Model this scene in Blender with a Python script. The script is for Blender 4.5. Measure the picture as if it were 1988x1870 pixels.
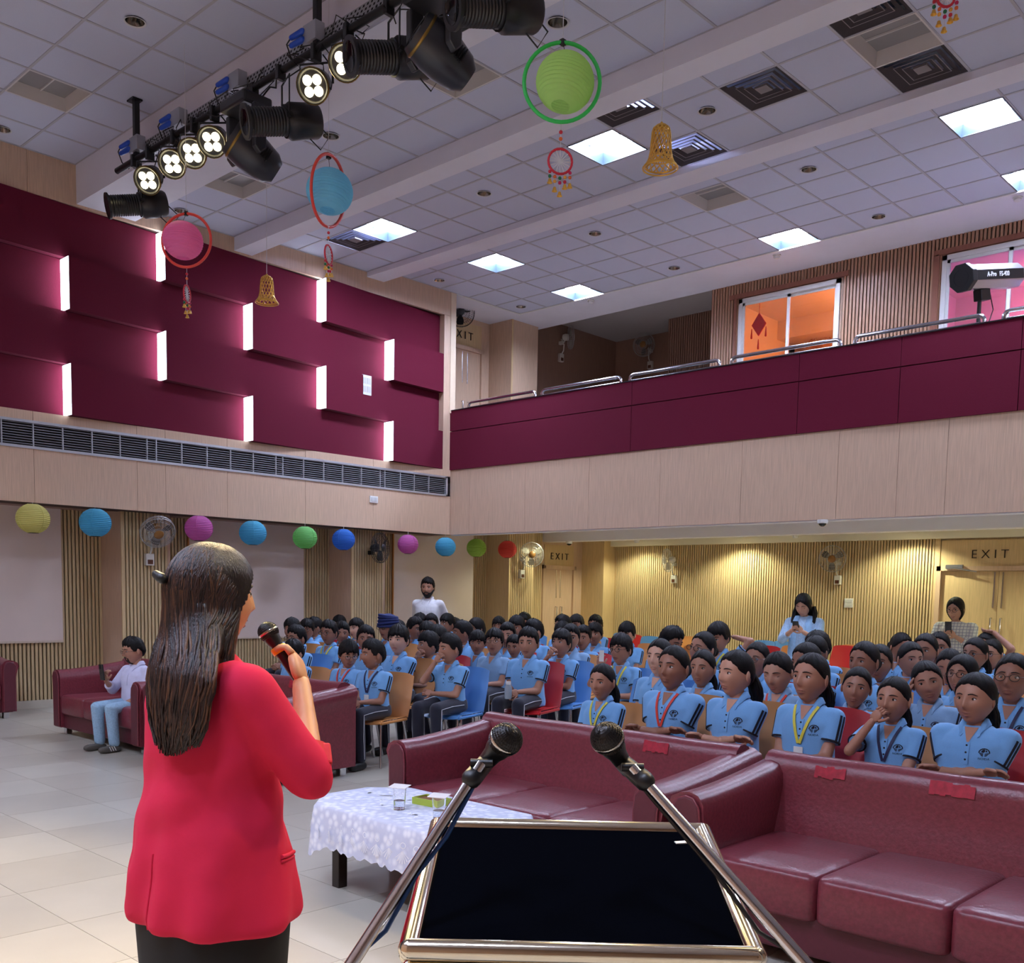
import bpy, bmesh, math, random
import numpy as np
from mathutils import Vector, Matrix, Euler
from mathutils.bvhtree import BVHTree

random.seed(7); rng = np.random.default_rng(7)
PI = math.pi
for o in list(bpy.data.objects): bpy.data.objects.remove(o)
SC = bpy.context.scene
COL = SC.collection

# ---------------------------------------------------------------- camera
FPX, PPX, PPY = 1941.77, 995.41, 1334.2          # focal length and principal point in pixels of the 1988x1870 frame
_yaw, _pit, _rol = (math.radians(a) for a in (43.417, -5.2288, 1.0881))
CAMP = np.array([0., 0., 1.5])
_f = np.array([-math.sin(_yaw)*math.cos(_pit), math.cos(_yaw)*math.cos(_pit), math.sin(_pit)])
_r0 = np.array([math.cos(_yaw), math.sin(_yaw), 0.]); _u0 = np.cross(_r0, _f)
_R = math.cos(_rol)*_r0 + math.sin(_rol)*_u0
_U = -math.sin(_rol)*_r0 + math.cos(_rol)*_u0
cam = bpy.data.cameras.new('camera'); camo = bpy.data.objects.new('camera', cam); COL.objects.link(camo)
camo.matrix_world = Matrix(((_R[0], _U[0], -_f[0], 0), (_R[1], _U[1], -_f[1], 0), (_R[2], _U[2], -_f[2], 1.5), (0, 0, 0, 1)))
cam.sensor_fit = 'HORIZONTAL'; cam.sensor_width = 36; cam.lens = 36*FPX/1988
cam.shift_x = (994-PPX)/1988; cam.shift_y = (PPY-935)/1988; cam.clip_start = .05; cam.clip_end = 100
SC.camera = camo
def ray(x, y): return _f + _R*(x-PPX)/FPX - _U*(y-PPY)/FPX
def on(x, y, ax, val):                            # pixel -> point on the plane ax = val
    d = ray(x, y); i = 'xyz'.index(ax); return CAMP + d*((val-CAMP[i])/d[i])
def at(x, y, depth): return CAMP + ray(x, y)*depth
def proj(P):
    d = np.asarray(P, float)-CAMP; z = d@_f
    return (PPX+FPX*(d@_R)/z, PPY-FPX*(d@_U)/z, z)

# ---------------------------------------------------------------- world, exposure, light levels
SC.view_settings.view_transform = 'Standard'; SC.view_settings.look = 'None'
SC.view_settings.exposure = 1.15; SC.view_settings.gamma = 1.0; SC.view_settings.use_curve_mapping = False
w = bpy.data.worlds.new('world'); SC.world = w; w.use_nodes = True
w.node_tree.nodes['Background'].inputs[0].default_value = (.55, .62, .8, 1)
w.node_tree.nodes['Background'].inputs[1].default_value = .05
L_TROFFER = 66.0        # emission of the lit ceiling panels
L_STRIP = 4.6           # emission of the wall light strips
L_PAR = 5.0            # emission of the stage lamp lenses
L_PARBEAM = 170.0       # spot power of one stage lamp (W)
L_DOWN = 38.0           # lit downlights below the balcony (W)

# ---------------------------------------------------------------- materials
def S(r, g, b):
    f = lambda c: c/12.92 if c <= .04045 else ((c+.055)/1.055)**2.4
    return (f(r/255), f(g/255), f(b/255), 1)
MATS = {}
def M(name, col=(200, 200, 200), rough=.5, metal=0., bump=0., scale=40., var=0., stretch=(1, 1, 1), emit=0., trans=0., alpha=1., spec=.5, sheen=0., coat=0., ecol=None, sss=0.):
    if name in MATS: return MATS[name]
    m = bpy.data.materials.new(name); m.use_nodes = True; nt = m.node_tree; b = nt.nodes['Principled BSDF']
    c = S(*col); b.inputs['Base Color'].default_value = c; b.inputs['Roughness'].default_value = rough; b.inputs['Metallic'].default_value = metal
    b.inputs['Specular IOR Level'].default_value = spec
    if sheen: b.inputs['Sheen Weight'].default_value = sheen
    if coat: b.inputs['Coat Weight'].default_value = coat
    if trans: b.inputs['Transmission Weight'].default_value = trans
    if alpha < 1: b.inputs['Alpha'].default_value = alpha
    if emit: b.inputs['Emission Color'].default_value = S(*(ecol or col)); b.inputs['Emission Strength'].default_value = emit
    if sss: b.inputs['Subsurface Weight'].default_value = sss; b.inputs['Subsurface Radius'].default_value = (.012, .005, .003)
    if bump or var:
        tc = nt.nodes.new('ShaderNodeTexCoord'); mp = nt.nodes.new('ShaderNodeMapping'); mp.inputs['Scale'].default_value = stretch
        nz = nt.nodes.new('ShaderNodeTexNoise'); nz.inputs['Scale'].default_value = scale; nz.inputs['Detail'].default_value = 5
        nt.links.new(tc.outputs['Object'], mp.inputs[0]); nt.links.new(mp.outputs[0], nz.inputs['Vector'])
        if var:
            rp = nt.nodes.new('ShaderNodeMapRange'); rp.inputs[1].default_value = .3; rp.inputs[2].default_value = .7
            rp.inputs[3].default_value = 1-var; rp.inputs[4].default_value = 1+var
            mx = nt.nodes.new('ShaderNodeVectorMath'); mx.operation = 'MULTIPLY'; mx.inputs[0].default_value = c[:3]
            nt.links.new(nz.outputs['Fac'], rp.inputs[0]); nt.links.new(rp.outputs[0], mx.inputs[1]); nt.links.new(mx.outputs[0], b.inputs['Base Color'])
        if bump:
            bp = nt.nodes.new('ShaderNodeBump'); bp.inputs['Strength'].default_value = bump; bp.inputs['Distance'].default_value = .01
            nt.links.new(nz.outputs['Fac'], bp.inputs['Height']); nt.links.new(bp.outputs[0], b.inputs['Normal'])
    MATS[name] = m; return m

# ---------------------------------------------------------------- mesh builder
class MB:
    def __init__(s): s.v = []; s.f = []; s.m = []
    def add(s, v, f, m=0):
        o = len(s.v); s.v += [(float(p[0]), float(p[1]), float(p[2])) for p in v]; s.f += [tuple(i+o for i in q) for q in f]; s.m += [m]*len(f); return s
    def arr(s, a, m=None):                        # append (verts, faces, mats) of another builder
        o = len(s.v); s.v += list(a.v); s.f += [tuple(i+o for i in q) for q in a.f]; s.m += (list(a.m) if m is None else [m]*len(a.f)); return s
    def bx(s, x0, x1, y0, y1, z0, z1, m=0):
        return s.add([(x0, y0, z0), (x1, y0, z0), (x1, y1, z0), (x0, y1, z0), (x0, y0, z1), (x1, y0, z1), (x1, y1, z1), (x0, y1, z1)],
                     [(0, 3, 2, 1), (4, 5, 6, 7), (0, 1, 5, 4), (1, 2, 6, 5), (2, 3, 7, 6), (3, 0, 4, 7)], m)
    def obx(s, c, half, M3, m=0):                 # oriented box
        v = [Vector(c)+M3@Vector((sx*half[0], sy*half[1], sz*half[2])) for sz in (-1, 1) for sx, sy in ((-1, -1), (1, -1), (1, 1), (-1, 1))]
        return s.add(v, [(0, 3, 2, 1), (4, 5, 6, 7), (0, 1, 5, 4), (1, 2, 6, 5), (2, 3, 7, 6), (3, 0, 4, 7)], m)
    def quad(s, a, b, c, d, m=0): return s.add([a, b, c, d], [(0, 1, 2, 3)], m)
    def loft(s, rings, m=0, caps=True, closed=True):
        n = len(rings[0]); v = [p for r in rings for p in r]; f = []
        for k in range(len(rings)-1):
            for i in range(n if closed else n-1):
                j = (i+1) % n; f.append((k*n+i, k*n+j, (k+1)*n+j, (k+1)*n+i))
        if caps and closed: f += [tuple(range(n-1, -1, -1)), tuple(range((len(rings)-1)*n, len(rings)*n))]
        return s.add(v, f, m)
    def tube(s, pts, r, n=8, m=0, caps=True, closed=False, flat=1.):
        P = [Vector(p) for p in pts]; k = len(P); rs = [r]*k if not hasattr(r, '__len__') else r
        rings = []; up = None
        for i in range(k):
            if closed: t = P[(i+1) % k]-P[i-1]
            else: t = P[min(i+1, k-1)]-P[max(i-1, 0)]
            t.normalize()
            if up is None:
                up = Vector((0, 0, 1)) if abs(t.z) < .9 else Vector((0, 1, 0))
            up = up-t*up.dot(t)
            if up.length < 1e-5: up = t.orthogonal()
            up.normalize(); b = t.cross(up)
            rings.append([P[i]+(up*math.cos(a)*flat+b*math.sin(a))*rs[i] for a in (2*PI*j/n for j in range(n))])
        if closed: rings.append(rings[0])
        return s.loft(rings, m, caps and not closed)
    def cap(s, a, b, ra, rb, n=10, m=0):          # tapered capsule
        a = Vector(a); b = Vector(b); d = b-a; L = d.length or 1e-4; t = d/L; pts = []; rs = []
        for k in range(4): q = math.cos(k*PI/6.6); pts.append(a-t*ra*q); rs.append(max(ra*math.sin(k*PI/6.6), 1e-4))
        pts.append(a); rs.append(ra); pts.append(b); rs.append(rb)
        for k in range(3, -1, -1): q = math.cos(k*PI/6.6); pts.append(b+t*rb*q); rs.append(max(rb*math.sin(k*PI/6.6), 1e-4))
        return s.tube(pts, rs, n, m)
    def ell(s, c, r, nu=16, nv=10, m=0, M3=None):
        v = []; f = []
        for j in range(nv+1):
            th = PI*j/nv
            for i in range(nu):
                p = Vector((r[0]*math.sin(th)*math.cos(2*PI*i/nu), r[1]*math.sin(th)*math.sin(2*PI*i/nu), r[2]*math.cos(th)))
                v.append((M3@p if M3 else p)+Vector(c))
        for j in range(nv):
            for i in range(nu):
                k = (i+1) % nu; f.append((j*nu+i, (j+1)*nu+i, (j+1)*nu+k, j*nu+k))
        return s.add(v, f, m)
    def lathe(s, prof, n=20, c=(0, 0, 0), M3=None, m=0, a0=0, a1=2*PI):
        full = abs(a1-a0-2*PI) < 1e-6; k = n if full else n+1; v = []; f = []
        for r, z in prof:
            for i in range(k):
                a = a0+(a1-a0)*i/n; p = Vector((r*math.cos(a), r*math.sin(a), z)); v.append((M3@p if M3 else p)+Vector(c))
        for j in range(len(prof)-1):
            for i in range(n):
                q = (i+1) % k; f.append((j*k+i, j*k+q, (j+1)*k+q, (j+1)*k+i))
        return s.add(v, f, m)
    def prism(s, poly, d, m=0):                   # polygon (3-D points) extruded by vector d
        n = len(poly); a = [Vector(p) for p in poly]; b = [p+Vector(d) for p in a]
        return s.add(a+b, [tuple(range(n-1, -1, -1)), tuple(range(n, 2*n))]+[(i, (i+1) % n, n+(i+1) % n, n+i) for i in range(n)], m)
    def xf(s, Mx): s.v = [tuple(Mx@Vector(p)) for p in s.v]; return s
    def mesh(s, name, mats, smooth=None):
        me = bpy.data.meshes.new(name); me.from_pydata(s.v, [], s.f)
        for mt in (mats if isinstance(mats, (list, tuple)) else [mats]): me.materials.append(mt)
        if any(s.m): me.polygons.foreach_set('material_index', s.m)
        if smooth is not None:
            me.polygons.foreach_set('use_smooth', [True]*len(me.polygons))
            if smooth < 180: me.set_sharp_from_angle(angle=math.radians(smooth))
        bm = bmesh.new(); bm.from_mesh(me); bmesh.ops.recalc_face_normals(bm, faces=bm.faces); bm.to_mesh(me); bm.free()
        return me
    def build(s, name, mats, parent=None, loc=(0, 0, 0), rot=(0, 0, 0), smooth=None, bevel=0.):
        return put(name, s.mesh(name, mats, smooth), parent, loc, rot, bevel)
def put(name, me, parent=None, loc=(0, 0, 0), rot=(0, 0, 0), bevel=0., scale=None):
    o = bpy.data.objects.new(name, me); COL.objects.link(o)
    if parent is not None: o.parent = parent
    o.location = loc; o.rotation_euler = rot
    if scale is not None: o.scale = scale if hasattr(scale, '__len__') else (scale,)*3
    if bevel:
        b = o.modifiers.new('bevel', 'BEVEL'); b.width = bevel; b.segments = 2; b.limit_method = 'ANGLE'; b.angle_limit = math.radians(40); b.harden_normals = False
    return o
def tag(o, label=None, cat=None, group=None, kind=None):
    if label: o['label'] = label
    if cat: o['category'] = cat
    if group: o['group'] = group
    if kind: o['kind'] = kind
    return o
def thing(name, label, cat, loc=(0, 0, 0), rz=0., group=None, rot=None):
    o = bpy.data.objects.new(name, None); COL.objects.link(o); o.empty_display_size = .1
    o.location = loc; o.rotation_euler = rot if rot else (0, 0, rz)
    return tag(o, label, cat, group)
def struct(name, mb, mat, parent=None, smooth=None, bevel=0.):
    o = mb.build(name, mat, parent, smooth=smooth, bevel=bevel)
    if parent is None: o['kind'] = 'structure'
    return o
def dup(root, loc=None, rz=None, label=None, group=None):
    r = root.copy(); COL.objects.link(r)
    if loc is not None: r.location = loc
    if rz is not None: r.rotation_euler = (0, 0, rz)
    if label: r['label'] = label
    if group: r['group'] = group
    for ch in list(root.children):
        c = ch.copy(); COL.objects.link(c); c.parent = r
        for g in ch.children:
            d = g.copy(); COL.objects.link(d); d.parent = c
    return r
def text_mb(txt, size, depth=.003, bold=0.):      # lettering as a mesh in the xz plane facing -y, centred
    cu = bpy.data.curves.new('t', 'FONT'); cu.body = txt; cu.size = size; cu.extrude = depth/2; cu.align_x = 'CENTER'; cu.align_y = 'CENTER'; cu.resolution_u = 3; cu.offset = bold
    o = bpy.data.objects.new('t', cu); ts = bpy.data.scenes.new('t'); ts.collection.objects.link(o)
    ts.view_layers[0].update(); dg = ts.view_layers[0].depsgraph; me = bpy.data.meshes.new_from_object(o.evaluated_get(dg))
    mb = MB(); mb.add([(v.co.x, -v.co.z, v.co.y) for v in me.vertices], [tuple(p.vertices) for p in me.polygons])
    bpy.data.scenes.remove(ts); bpy.data.objects.remove(o); bpy.data.meshes.remove(me); return mb
def lamp(name, typ, loc, energy, col=(255, 255, 255), size=.1, parent=None, rot=None, target=None, spot=60, blend=.5, sizey=None):
    l = bpy.data.lights.new(name, typ); l.energy = energy; l.color = S(*col)[:3]
    if typ == 'AREA':
        l.size = size
        if sizey: l.shape = 'RECTANGLE'; l.size_y = sizey
    else: l.shadow_soft_size = size
    if typ == 'SPOT': l.spot_size = math.radians(spot); l.spot_blend = blend
    o = bpy.data.objects.new(name, l); COL.objects.link(o); o.location = loc
    if target is not None: o.rotation_euler = (Vector(target)-Vector(loc)).to_track_quat('-Z', 'Y').to_euler()
    elif rot: o.rotation_euler = rot
    if parent is not None: o.parent = parent
    return o
# ================================================================ the setting
def wood(name, col, var=.10):
    return M(name, col, rough=.42, var=var, bump=.02, scale=9, stretch=(9, 9, .45))
WOOD = wood('wood laminate', (206, 175, 149)); WOODY = wood('beech laminate', (208, 180, 136)); WOODD = wood('ribbed beech slats', (206, 180, 138), .08)
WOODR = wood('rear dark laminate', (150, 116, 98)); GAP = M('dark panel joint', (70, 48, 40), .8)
MAROON = M('maroon acoustic fabric', (100, 20, 45), .95, bump=.25, scale=260, var=.08, spec=.25)
PLAST = M('white plaster', (228, 226, 236), .75, var=.02, scale=3); CREAM = M('cream plaster', (232, 226, 204), .7)
TILE = M('mineral ceiling tile', (203, 206, 224), .9, bump=.12, scale=160, var=.03); GRID = M('ceiling grid bar', (184, 182, 190), .6)
BEIGE = M('smooth beige wall panel', (226, 208, 198), .65, var=.03, scale=2); STEEL = M('polished steel', (205, 205, 210), .16, 1.); BRUSH = M('brushed aluminium', (180, 182, 188), .34, 1.)
BLACK = M('black paint', (16, 16, 18), .45); WHITE = M('white plastic', (228, 228, 226), .4); LETTER = M('dark brown lettering', (42, 28, 20), .6)
CHROME = M('chrome', (225, 225, 228), .07, 1.)
XL, XU, XP, YB, YK = -12.75, -11.89, -12.2, 11.04, 15.75      # lower wall, upper fascia, pilaster face, balcony front, back wall
XR, YF = 6.12, -3.26

def ribs(u0, u1, z0, z1, at_, axis, pitch=.048, d=.014, sgn=1):   # vertical slats; axis 'x': wall along x facing -y, 'y': wall along y facing +x
    mb = MB(); prof = []; n = max(1, int(round((u1-u0)/pitch))); p = (u1-u0)/n
    for k in range(n): prof += [(u0+k*p, 0), (u0+k*p+.24*p, 0), (u0+k*p+.34*p, d), (u0+k*p+.92*p, d)]
    prof.append((u1, 0))
    f = (lambda u, q, z: (at_+q, u, z)) if axis == 'y' else (lambda u, q, z: (u, at_-q, z))
    v = [f(u, q, z) for u, q in prof for z in (z0, z1)]
    mb.add(v, [(2*i, 2*i+2, 2*i+3, 2*i+1) for i in range(len(prof)-1)]); return mb

# ---- floor: slab with grouted tiles; the tiles in view are single pieces
fm = M('floor slab', (176, 166, 152), .35)
nt = fm.node_tree; bk = nt.nodes.new('ShaderNodeTexBrick'); bk.offset = 0; bk.inputs['Scale'].default_value = 1; bk.inputs['Brick Width'].default_value = .6; bk.inputs['Row Height'].default_value = .6
bk.inputs['Mortar Size'].default_value = .004; bk.inputs['Color1'].default_value = S(196, 188, 174); bk.inputs['Color2'].default_value = S(190, 182, 168); bk.inputs['Mortar'].default_value = S(140, 130, 118)
tc = nt.nodes.new('ShaderNodeTexCoord'); mp = nt.nodes.new('ShaderNodeMapping'); mp.inputs['Location'].default_value = (.23, -.02, 0)
nt.links.new(tc.outputs['Object'], mp.inputs[0]); nt.links.new(mp.outputs[0], bk.inputs['Vector']); nt.links.new(bk.outputs['Color'], nt.nodes['Principled BSDF'].inputs['Base Color'])
floor = struct('floor', MB().bx(XL-.2, XR, YF, 16.5, -.2, -.004), fm)
FT = [M('beige floor tile %d' % i, c, .28, var=.05, scale=2.2, spec=.5, bump=.01) for i, c in enumerate(((186, 179, 164), (181, 174, 159), (190, 184, 169)))]
tme = [MB().bx(-.2985, .2985, -.2985, .2985, -.004, 0).mesh('floor_tile', m) for m in FT]
for i in range(-12, 10):
    for j in range(-6, 16):
        cx, cy = -5.63+.6*i+.3, 2.42+.6*j+.3
        if cx-.3 < XL-.15: continue
        q = proj((cx, cy, 0))
        if cy > 9 or q[2] < .8 or not (-260 < q[0] < 2250 and q[1] < 2350): continue
        put('floor_tile', random.choice(tme), floor, (cx, cy, 0))

# ---- lower left wall with pilasters
wl = struct('wall_left', MB().bx(XL-.2, XL, YF, 16.5, 0, 2.75), WOOD)
PIL = [(-1.4, -.75), (2.2, 2.86), (5.74, 6.40), (9.30, 9.96), (12.72, 13.38), (15.40, 15.75)]
def wpart(name, mb, mat, parent, **k): return mb.build(name, mat, parent, **k)
for y0, y1 in PIL:
    p = MB().bx(XL, XP, y0, y1, 0, 2.75).build('pilaster', WOODY if y0 > 12 else WOOD, wl)
    if y1 < 15.7:
        tag(ribs(y0+.05, y1-.04, .1, 2.75, XP, 'y').build('rib_strip', WOODD, p), kind='stuff')
        MB().bx(XP, XP+.02, y0, y0+.045, .1, 2.75).build('edge_trim', WOODY, p)
for y0, y1 in ((-.75, 2.2), (2.86, 5.74), (6.40, 9.30), (9.96, 12.72), (13.38, 14.2)):
    tag(ribs(y0, y1, .1, 2.75, XL, 'y').build('rib_strip', WOODD, wl), kind='stuff')
for y0, y1 in ((3.35, 5.22), (6.94, 8.81), (10.55, 12.36)):
    p = MB().bx(XL, XL+.045, y0, y1, .83, 2.75).build('wall_panel', BEIGE, wl)
    MB().bx(XL+.03, XL+.055, y0, y1, .81, .835).build('panel_edge', M('panel edging', (214, 196, 176), .4), p)
    MB().bx(XL+.03, XL+.055, y0-.02, y0, .81, 2.75).build('panel_edge', M('orange edging', (196, 132, 70), .4), p)
struct('baseboard_left', MB().bx(XL, XL+.03, -.75, 14.2, 0, .1), M('beige skirting tile', (204, 196, 178), .3, var=.05, scale=3))
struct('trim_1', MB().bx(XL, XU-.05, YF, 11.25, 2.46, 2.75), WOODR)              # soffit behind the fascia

def exit_door(nm, cx, cy, z0, h, wdt, face, txt_off=0., recess=.12, mat=WOODY):
    # face 'x': door in a wall facing +x, 'y': wall facing -y ; built facing -y at the origin then turned
    d = thing(nm, None, None, (cx, cy, z0), PI/2 if face == 'x' else 0.); d['kind'] = 'structure'
    a = wdt/2
    mb = MB(); mb.bx(-a-.07, -a, -.02, .1, 0, h+.07); mb.bx(a, a+.07, -.02, .1, 0, h+.07); mb.bx(-a-.07, a+.07, -.02, .1, h, h+.07); mb.build('door_frame', WOOD, d)
    for s in (-1, 1):
        lf = MB().bx(min(0.003*s, s*a), max(0.003*s, s*a), .03, .07, .01, h-.005).build('door_leaf', mat, d)
        MB().tube([(s*.07, .03, .75), (s*.07, -.02, .75), (s*.07, -.02, 1.3), (s*.07, .03, 1.3)], .012, 8).build('pull_handle', STEEL, lf, smooth=60)
        MB().tube([(s*.06, .028, h-.02), (s*.06, .02, h-.55)], .012, 6).build('bolt_rail', STEEL, lf, smooth=60)
    MB().bx(-a-.02, a+.02, .01, .05, h+.07, h+.46).build('over_panel', mat, d)
    t = text_mb('E X I T', .185, .012, -.0025); t.build('sign_lettering', LETTER, d, loc=(txt_off, 0, h+.24))
    return d
d1 = exit_door('door_1', XL+.02, 14.70, 0, 2.02, .82, 'x')
cl = None
# ---- lower back wall, door, underside of the balcony
wb = struct('wall_back', MB().bx(XL-.2, XR, YK, YK+.2, 0, 2.9), WOODY)
tag(ribs(XP+.02, -5.95, .1, 2.6, YK, 'x').build('rib_strip', WOODD, wb), kind='stuff')
tag(ribs(-4.0, XR, .1, 2.6, YK, 'x').build('rib_strip', WOODD, wb), kind='stuff')
MB().bx(-5.98, -5.9, YK-.04, YK, 0, 2.49).build('door_post', WOODY, wb)
d2 = exit_door('door_2', -5.03, YK-.06, 0, 2.0, 1.66, 'y', txt_off=-.14)
mb = MB(); mb.bx(-.75, -.5, -.06, -.02, 2.03, 2.09); mb.tube([(-.72, -.05, 2.06), (-.38, -.07, 2.0), (-.30, -.03, 1.985)], .012, 6); mb.build('door_closer', BRUSH, d2)
struct('baseboard_back', MB().bx(XP, -5.98, YK-.03, YK, 0, .1), M('beige skirting tile'))
struct('ceiling_balcony', MB().bx(XL, XR, 11.25, YK, 2.75, 3.3).bx(XL, XR, 14.5, 15.55, 2.62, 2.75), PLAST)
struct('trim_2', MB().bx(XU, XR, YB+.02, 11.25, 2.44, 2.75), PLAST)
struct('trim_3', MB().bx(XL, XR, 14.22, 14.5, 2.52, 2.75), PLAST)
struct('trim_4', MB().bx(XP, XR, 15.6, YK, 2.49, 2.75), CREAM)

# ---- upper left wall: wood band with air grille, tilted maroon panels, cornice
wu = struct('wall_left_upper', MB().bx(XU-.4, XU-.045, YF, 11.0, 2.45, 3.468).bx(XU-.4, XU-.045, YF, 10.98, 5.85, 6.9).bx(XU-.5, XU-.21, YF, 10.98, 3.4, 5.95), GAP)
SEAM = [-3.26, -1.5, -.3, .9, 2.15, 3.38, 4.60, 5.82, 6.19, 7.05, 8.27, 9.47, 11.03]
for a, b in zip(SEAM, SEAM[1:]):
    MB().bx(XU-.045, XU, a+.002, b-.002, 2.45, 3.055).build('wood_panel', WOOD, wu)
    MB().bx(XU-.045, XU, a+.002, b-.002, 3.365, 3.47).build('wood_panel', WOOD, wu)
for a, b in zip(SEAM[::2], SEAM[2::2]): MB().bx(XU-.045, XU+.005, a+.002, b-.002 if b < 11 else 10.98, 5.845, 6.32).build('wood_panel', WOOD, wu)
MB().bx(XU-.3, XU, 10.86, 10.99, 3.47, 6.21).build('end_post', WOOD, wu)
MB().bx(XU-.3, XU+.01, 10.99, 11.10, 4.36, 6.21).build('end_trim', M('pale edge trim', (226, 204, 176), .45), wu)
ROWZ = [3.472, 4.062, 4.655, 5.25, 5.843]; WL = M('lit strip diffuser', (235, 240, 255), .4, emit=L_STRIP, ecol=(226, 236, 255))
rowname = ['lowest', 'second', 'third', 'top']; ordn = ['leftmost', 'second', 'third', 'fourth']
for r in range(4):
    ys = [2.63, 5.0, 7.38, 9.77] if r % 2 == 0 else [3.80, 6.17, 8.55]
    ys = [ys[0]-2.38]+ys
    for k, y in enumerate(ys):
        y2 = ys[k+1] if k+1 < len(ys) else min(y+2.38, 10.86); x2 = -11.80-.2*(y2-y)/2.38
        MB().prism([(-12.1, y, ROWZ[r]+.003), (-11.80, y, ROWZ[r]+.003), (x2, y2-.003, ROWZ[r]+.003), (-12.1, y2-.003, ROWZ[r]+.003)], (0, 0, ROWZ[r+1]-ROWZ[r]-.006)).build('acoustic_panel', MAROON, wu)
    vis = [y for y in ys if y > 4.2]
    for k, y in enumerate(vis):
        t = thing('wall_light_strip', '%s glowing white light strip in the %s row of the maroon wall' % (('leftmost', 'rightmost')[k] if len(vis) == 2 else ('leftmost', 'middle', 'rightmost')[k], rowname[r]), 'wall light', (-11.9, y, ROWZ[r]), 0, 'light strips on the maroon wall')
        MB().bx(-.10, .105, -.012, -.004, .012, ROWZ[r+1]-ROWZ[r]-.012).build('diffuser', WL, t)
        MB().bx(-.10, .11, -.004, 0, .004, ROWZ[r+1]-ROWZ[r]-.004).build('housing', WHITE, t)
# air grille
g = thing('air_grille', 'long dark louvred air grille with silver frame in wood band', 'air vent', (XU, 0, 0))
GM = [2.9, 3.24, 3.58, 3.92, 4.26, 4.60, 4.93, 5.27, 5.61, 5.95, 6.07, 6.41, 6.76, 7.10, 7.44, 7.79, 7.90, 8.24, 8.58, 8.91, 9.25, 9.60, 9.69, 9.99, 10.27, 10.57, 10.93]
GRF = M('silver grille frame', (196, 198, 204), .4, .6); LOUV = M('grey louvre blade', (150, 150, 154), .5, .4)
MB().bx(-.04, -.03, 2.9, 10.95, 3.06, 3.36).build('back_plate', M('grille cavity', (26, 24, 26), .9), g)
mb = MB(); mb.bx(-.03, .012, 2.88, 10.96, 3.335, 3.365); mb.bx(-.03, .012, 2.88, 10.96, 3.05, 3.08); mb.bx(-.03, .012, 10.925, 10.96, 3.05, 3.36); mb.build('frame', GRF, g)
for a, b in zip(GM, GM[1:]):
    MB().bx(-.02, .006, a-.006, a+.006, 3.08, 3.335).build('mullion', GRF, g)
    mb = MB()
    for k in range(9):
        z = 3.095+k*.0285; mb.add([(-.02, a+.006, z+.012), (.004, a+.006, z), (.004, b-.006, z), (-.02, b-.006, z+.012), (-.02, a+.006, z+.016), (.004, a+.006, z+.005), (.004, b-.006, z+.005), (-.02, b-.006, z+.016)], [(0, 1, 2, 3), (4, 7, 6, 5), (1, 5, 6, 2), (0, 3, 7, 4)])
    tag(mb.build('louvre_set', LOUV, g), kind='stuff')

# ---- balcony front
bf = struct('wall_back_balcony', MB().bx(XU, XR, YB+.03, 11.25, 2.45, 4.39), GAP)
SB = [XU-.02, -11.46, -10.27, -9.05, -7.84, -6.62, -5.36, -4.66, -4.13, -2.9, -1.7, -.5, .7, 1.9, 3.1, 4.3, XR]
for a, b in zip(SB, SB[1:]): MB().bx(a+.002, b-.002, YB, YB+.03, 2.45, 3.468).build('wood_panel', WOOD, bf)
SM = [XU-.02, -8.33, -5.89, -4.68, -3.45, -1.0, 1.4, 3.8, XR]
for a, b in zip(SM, SM[1:]):
    MB().bx(a+.004, b-.004, YB-.02, YB+.03, 3.47, 4.066).build('acoustic_panel', MAROON, bf)
    MB().bx(a+.003, b-.003, YB-.02, YB+.03, 4.078, 4.39).build('acoustic_panel', MAROON, bf)
MB().bx(XU-.03, XR, YB-.03, 11.27, 4.39, 4.402).build('cap_strip', M('dark steel cap', (60, 58, 60), .3, .8), bf)
struct('floor_balcony', MB().bx(XL-.2, XR, 11.25, 16.5, 3.3, 3.5), M('grey balcony floor', (150, 140, 130), .5))
# stainless rails on the balcony edge
RL = [(-11.62, -10.2), (-10.07, -8.62), (-8.47, -7.06), (-6.89, -5.45), (-5.28, -3.87), (-3.68, -2.25), (-2.1, -.65)]
for k, (a, b) in enumerate(RL):
    nm = ['at the left end of the balcony', 'second from the left on the balcony', 'third from the left on the balcony', 'before the orange lit booth window', 'left of the follow spot', 'at the right edge right of the follow spot', 'beyond the follow spot out of sight'][k]
    t = thing('balcony_rail', 'low chrome tube rail %s' % nm, 'railing', (a, 11.15, 4.402), 0, 'chrome rails on the balcony edge')
    L = b-a; pts = [(0, 0, 0), (0, 0, .05)]+[(.06-.06*math.cos(q), 0, .05+.06*math.sin(q)) for q in (.5, 1.0, PI/2)]+[(L-.06+.06*math.sin(q), 0, .05+.06*math.cos(q)) for q in (0., .55, 1.1)]+[(L, 0, .05), (L, 0, 0)]
    MB().tube(pts, .022, 10).build('rail_tube', STEEL, t, smooth=60)
    MB().tube([(.03, 0, .035), (L-.03, 0, .035)], .012, 8).build('lower_rail', STEEL, t, smooth=60)

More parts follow.
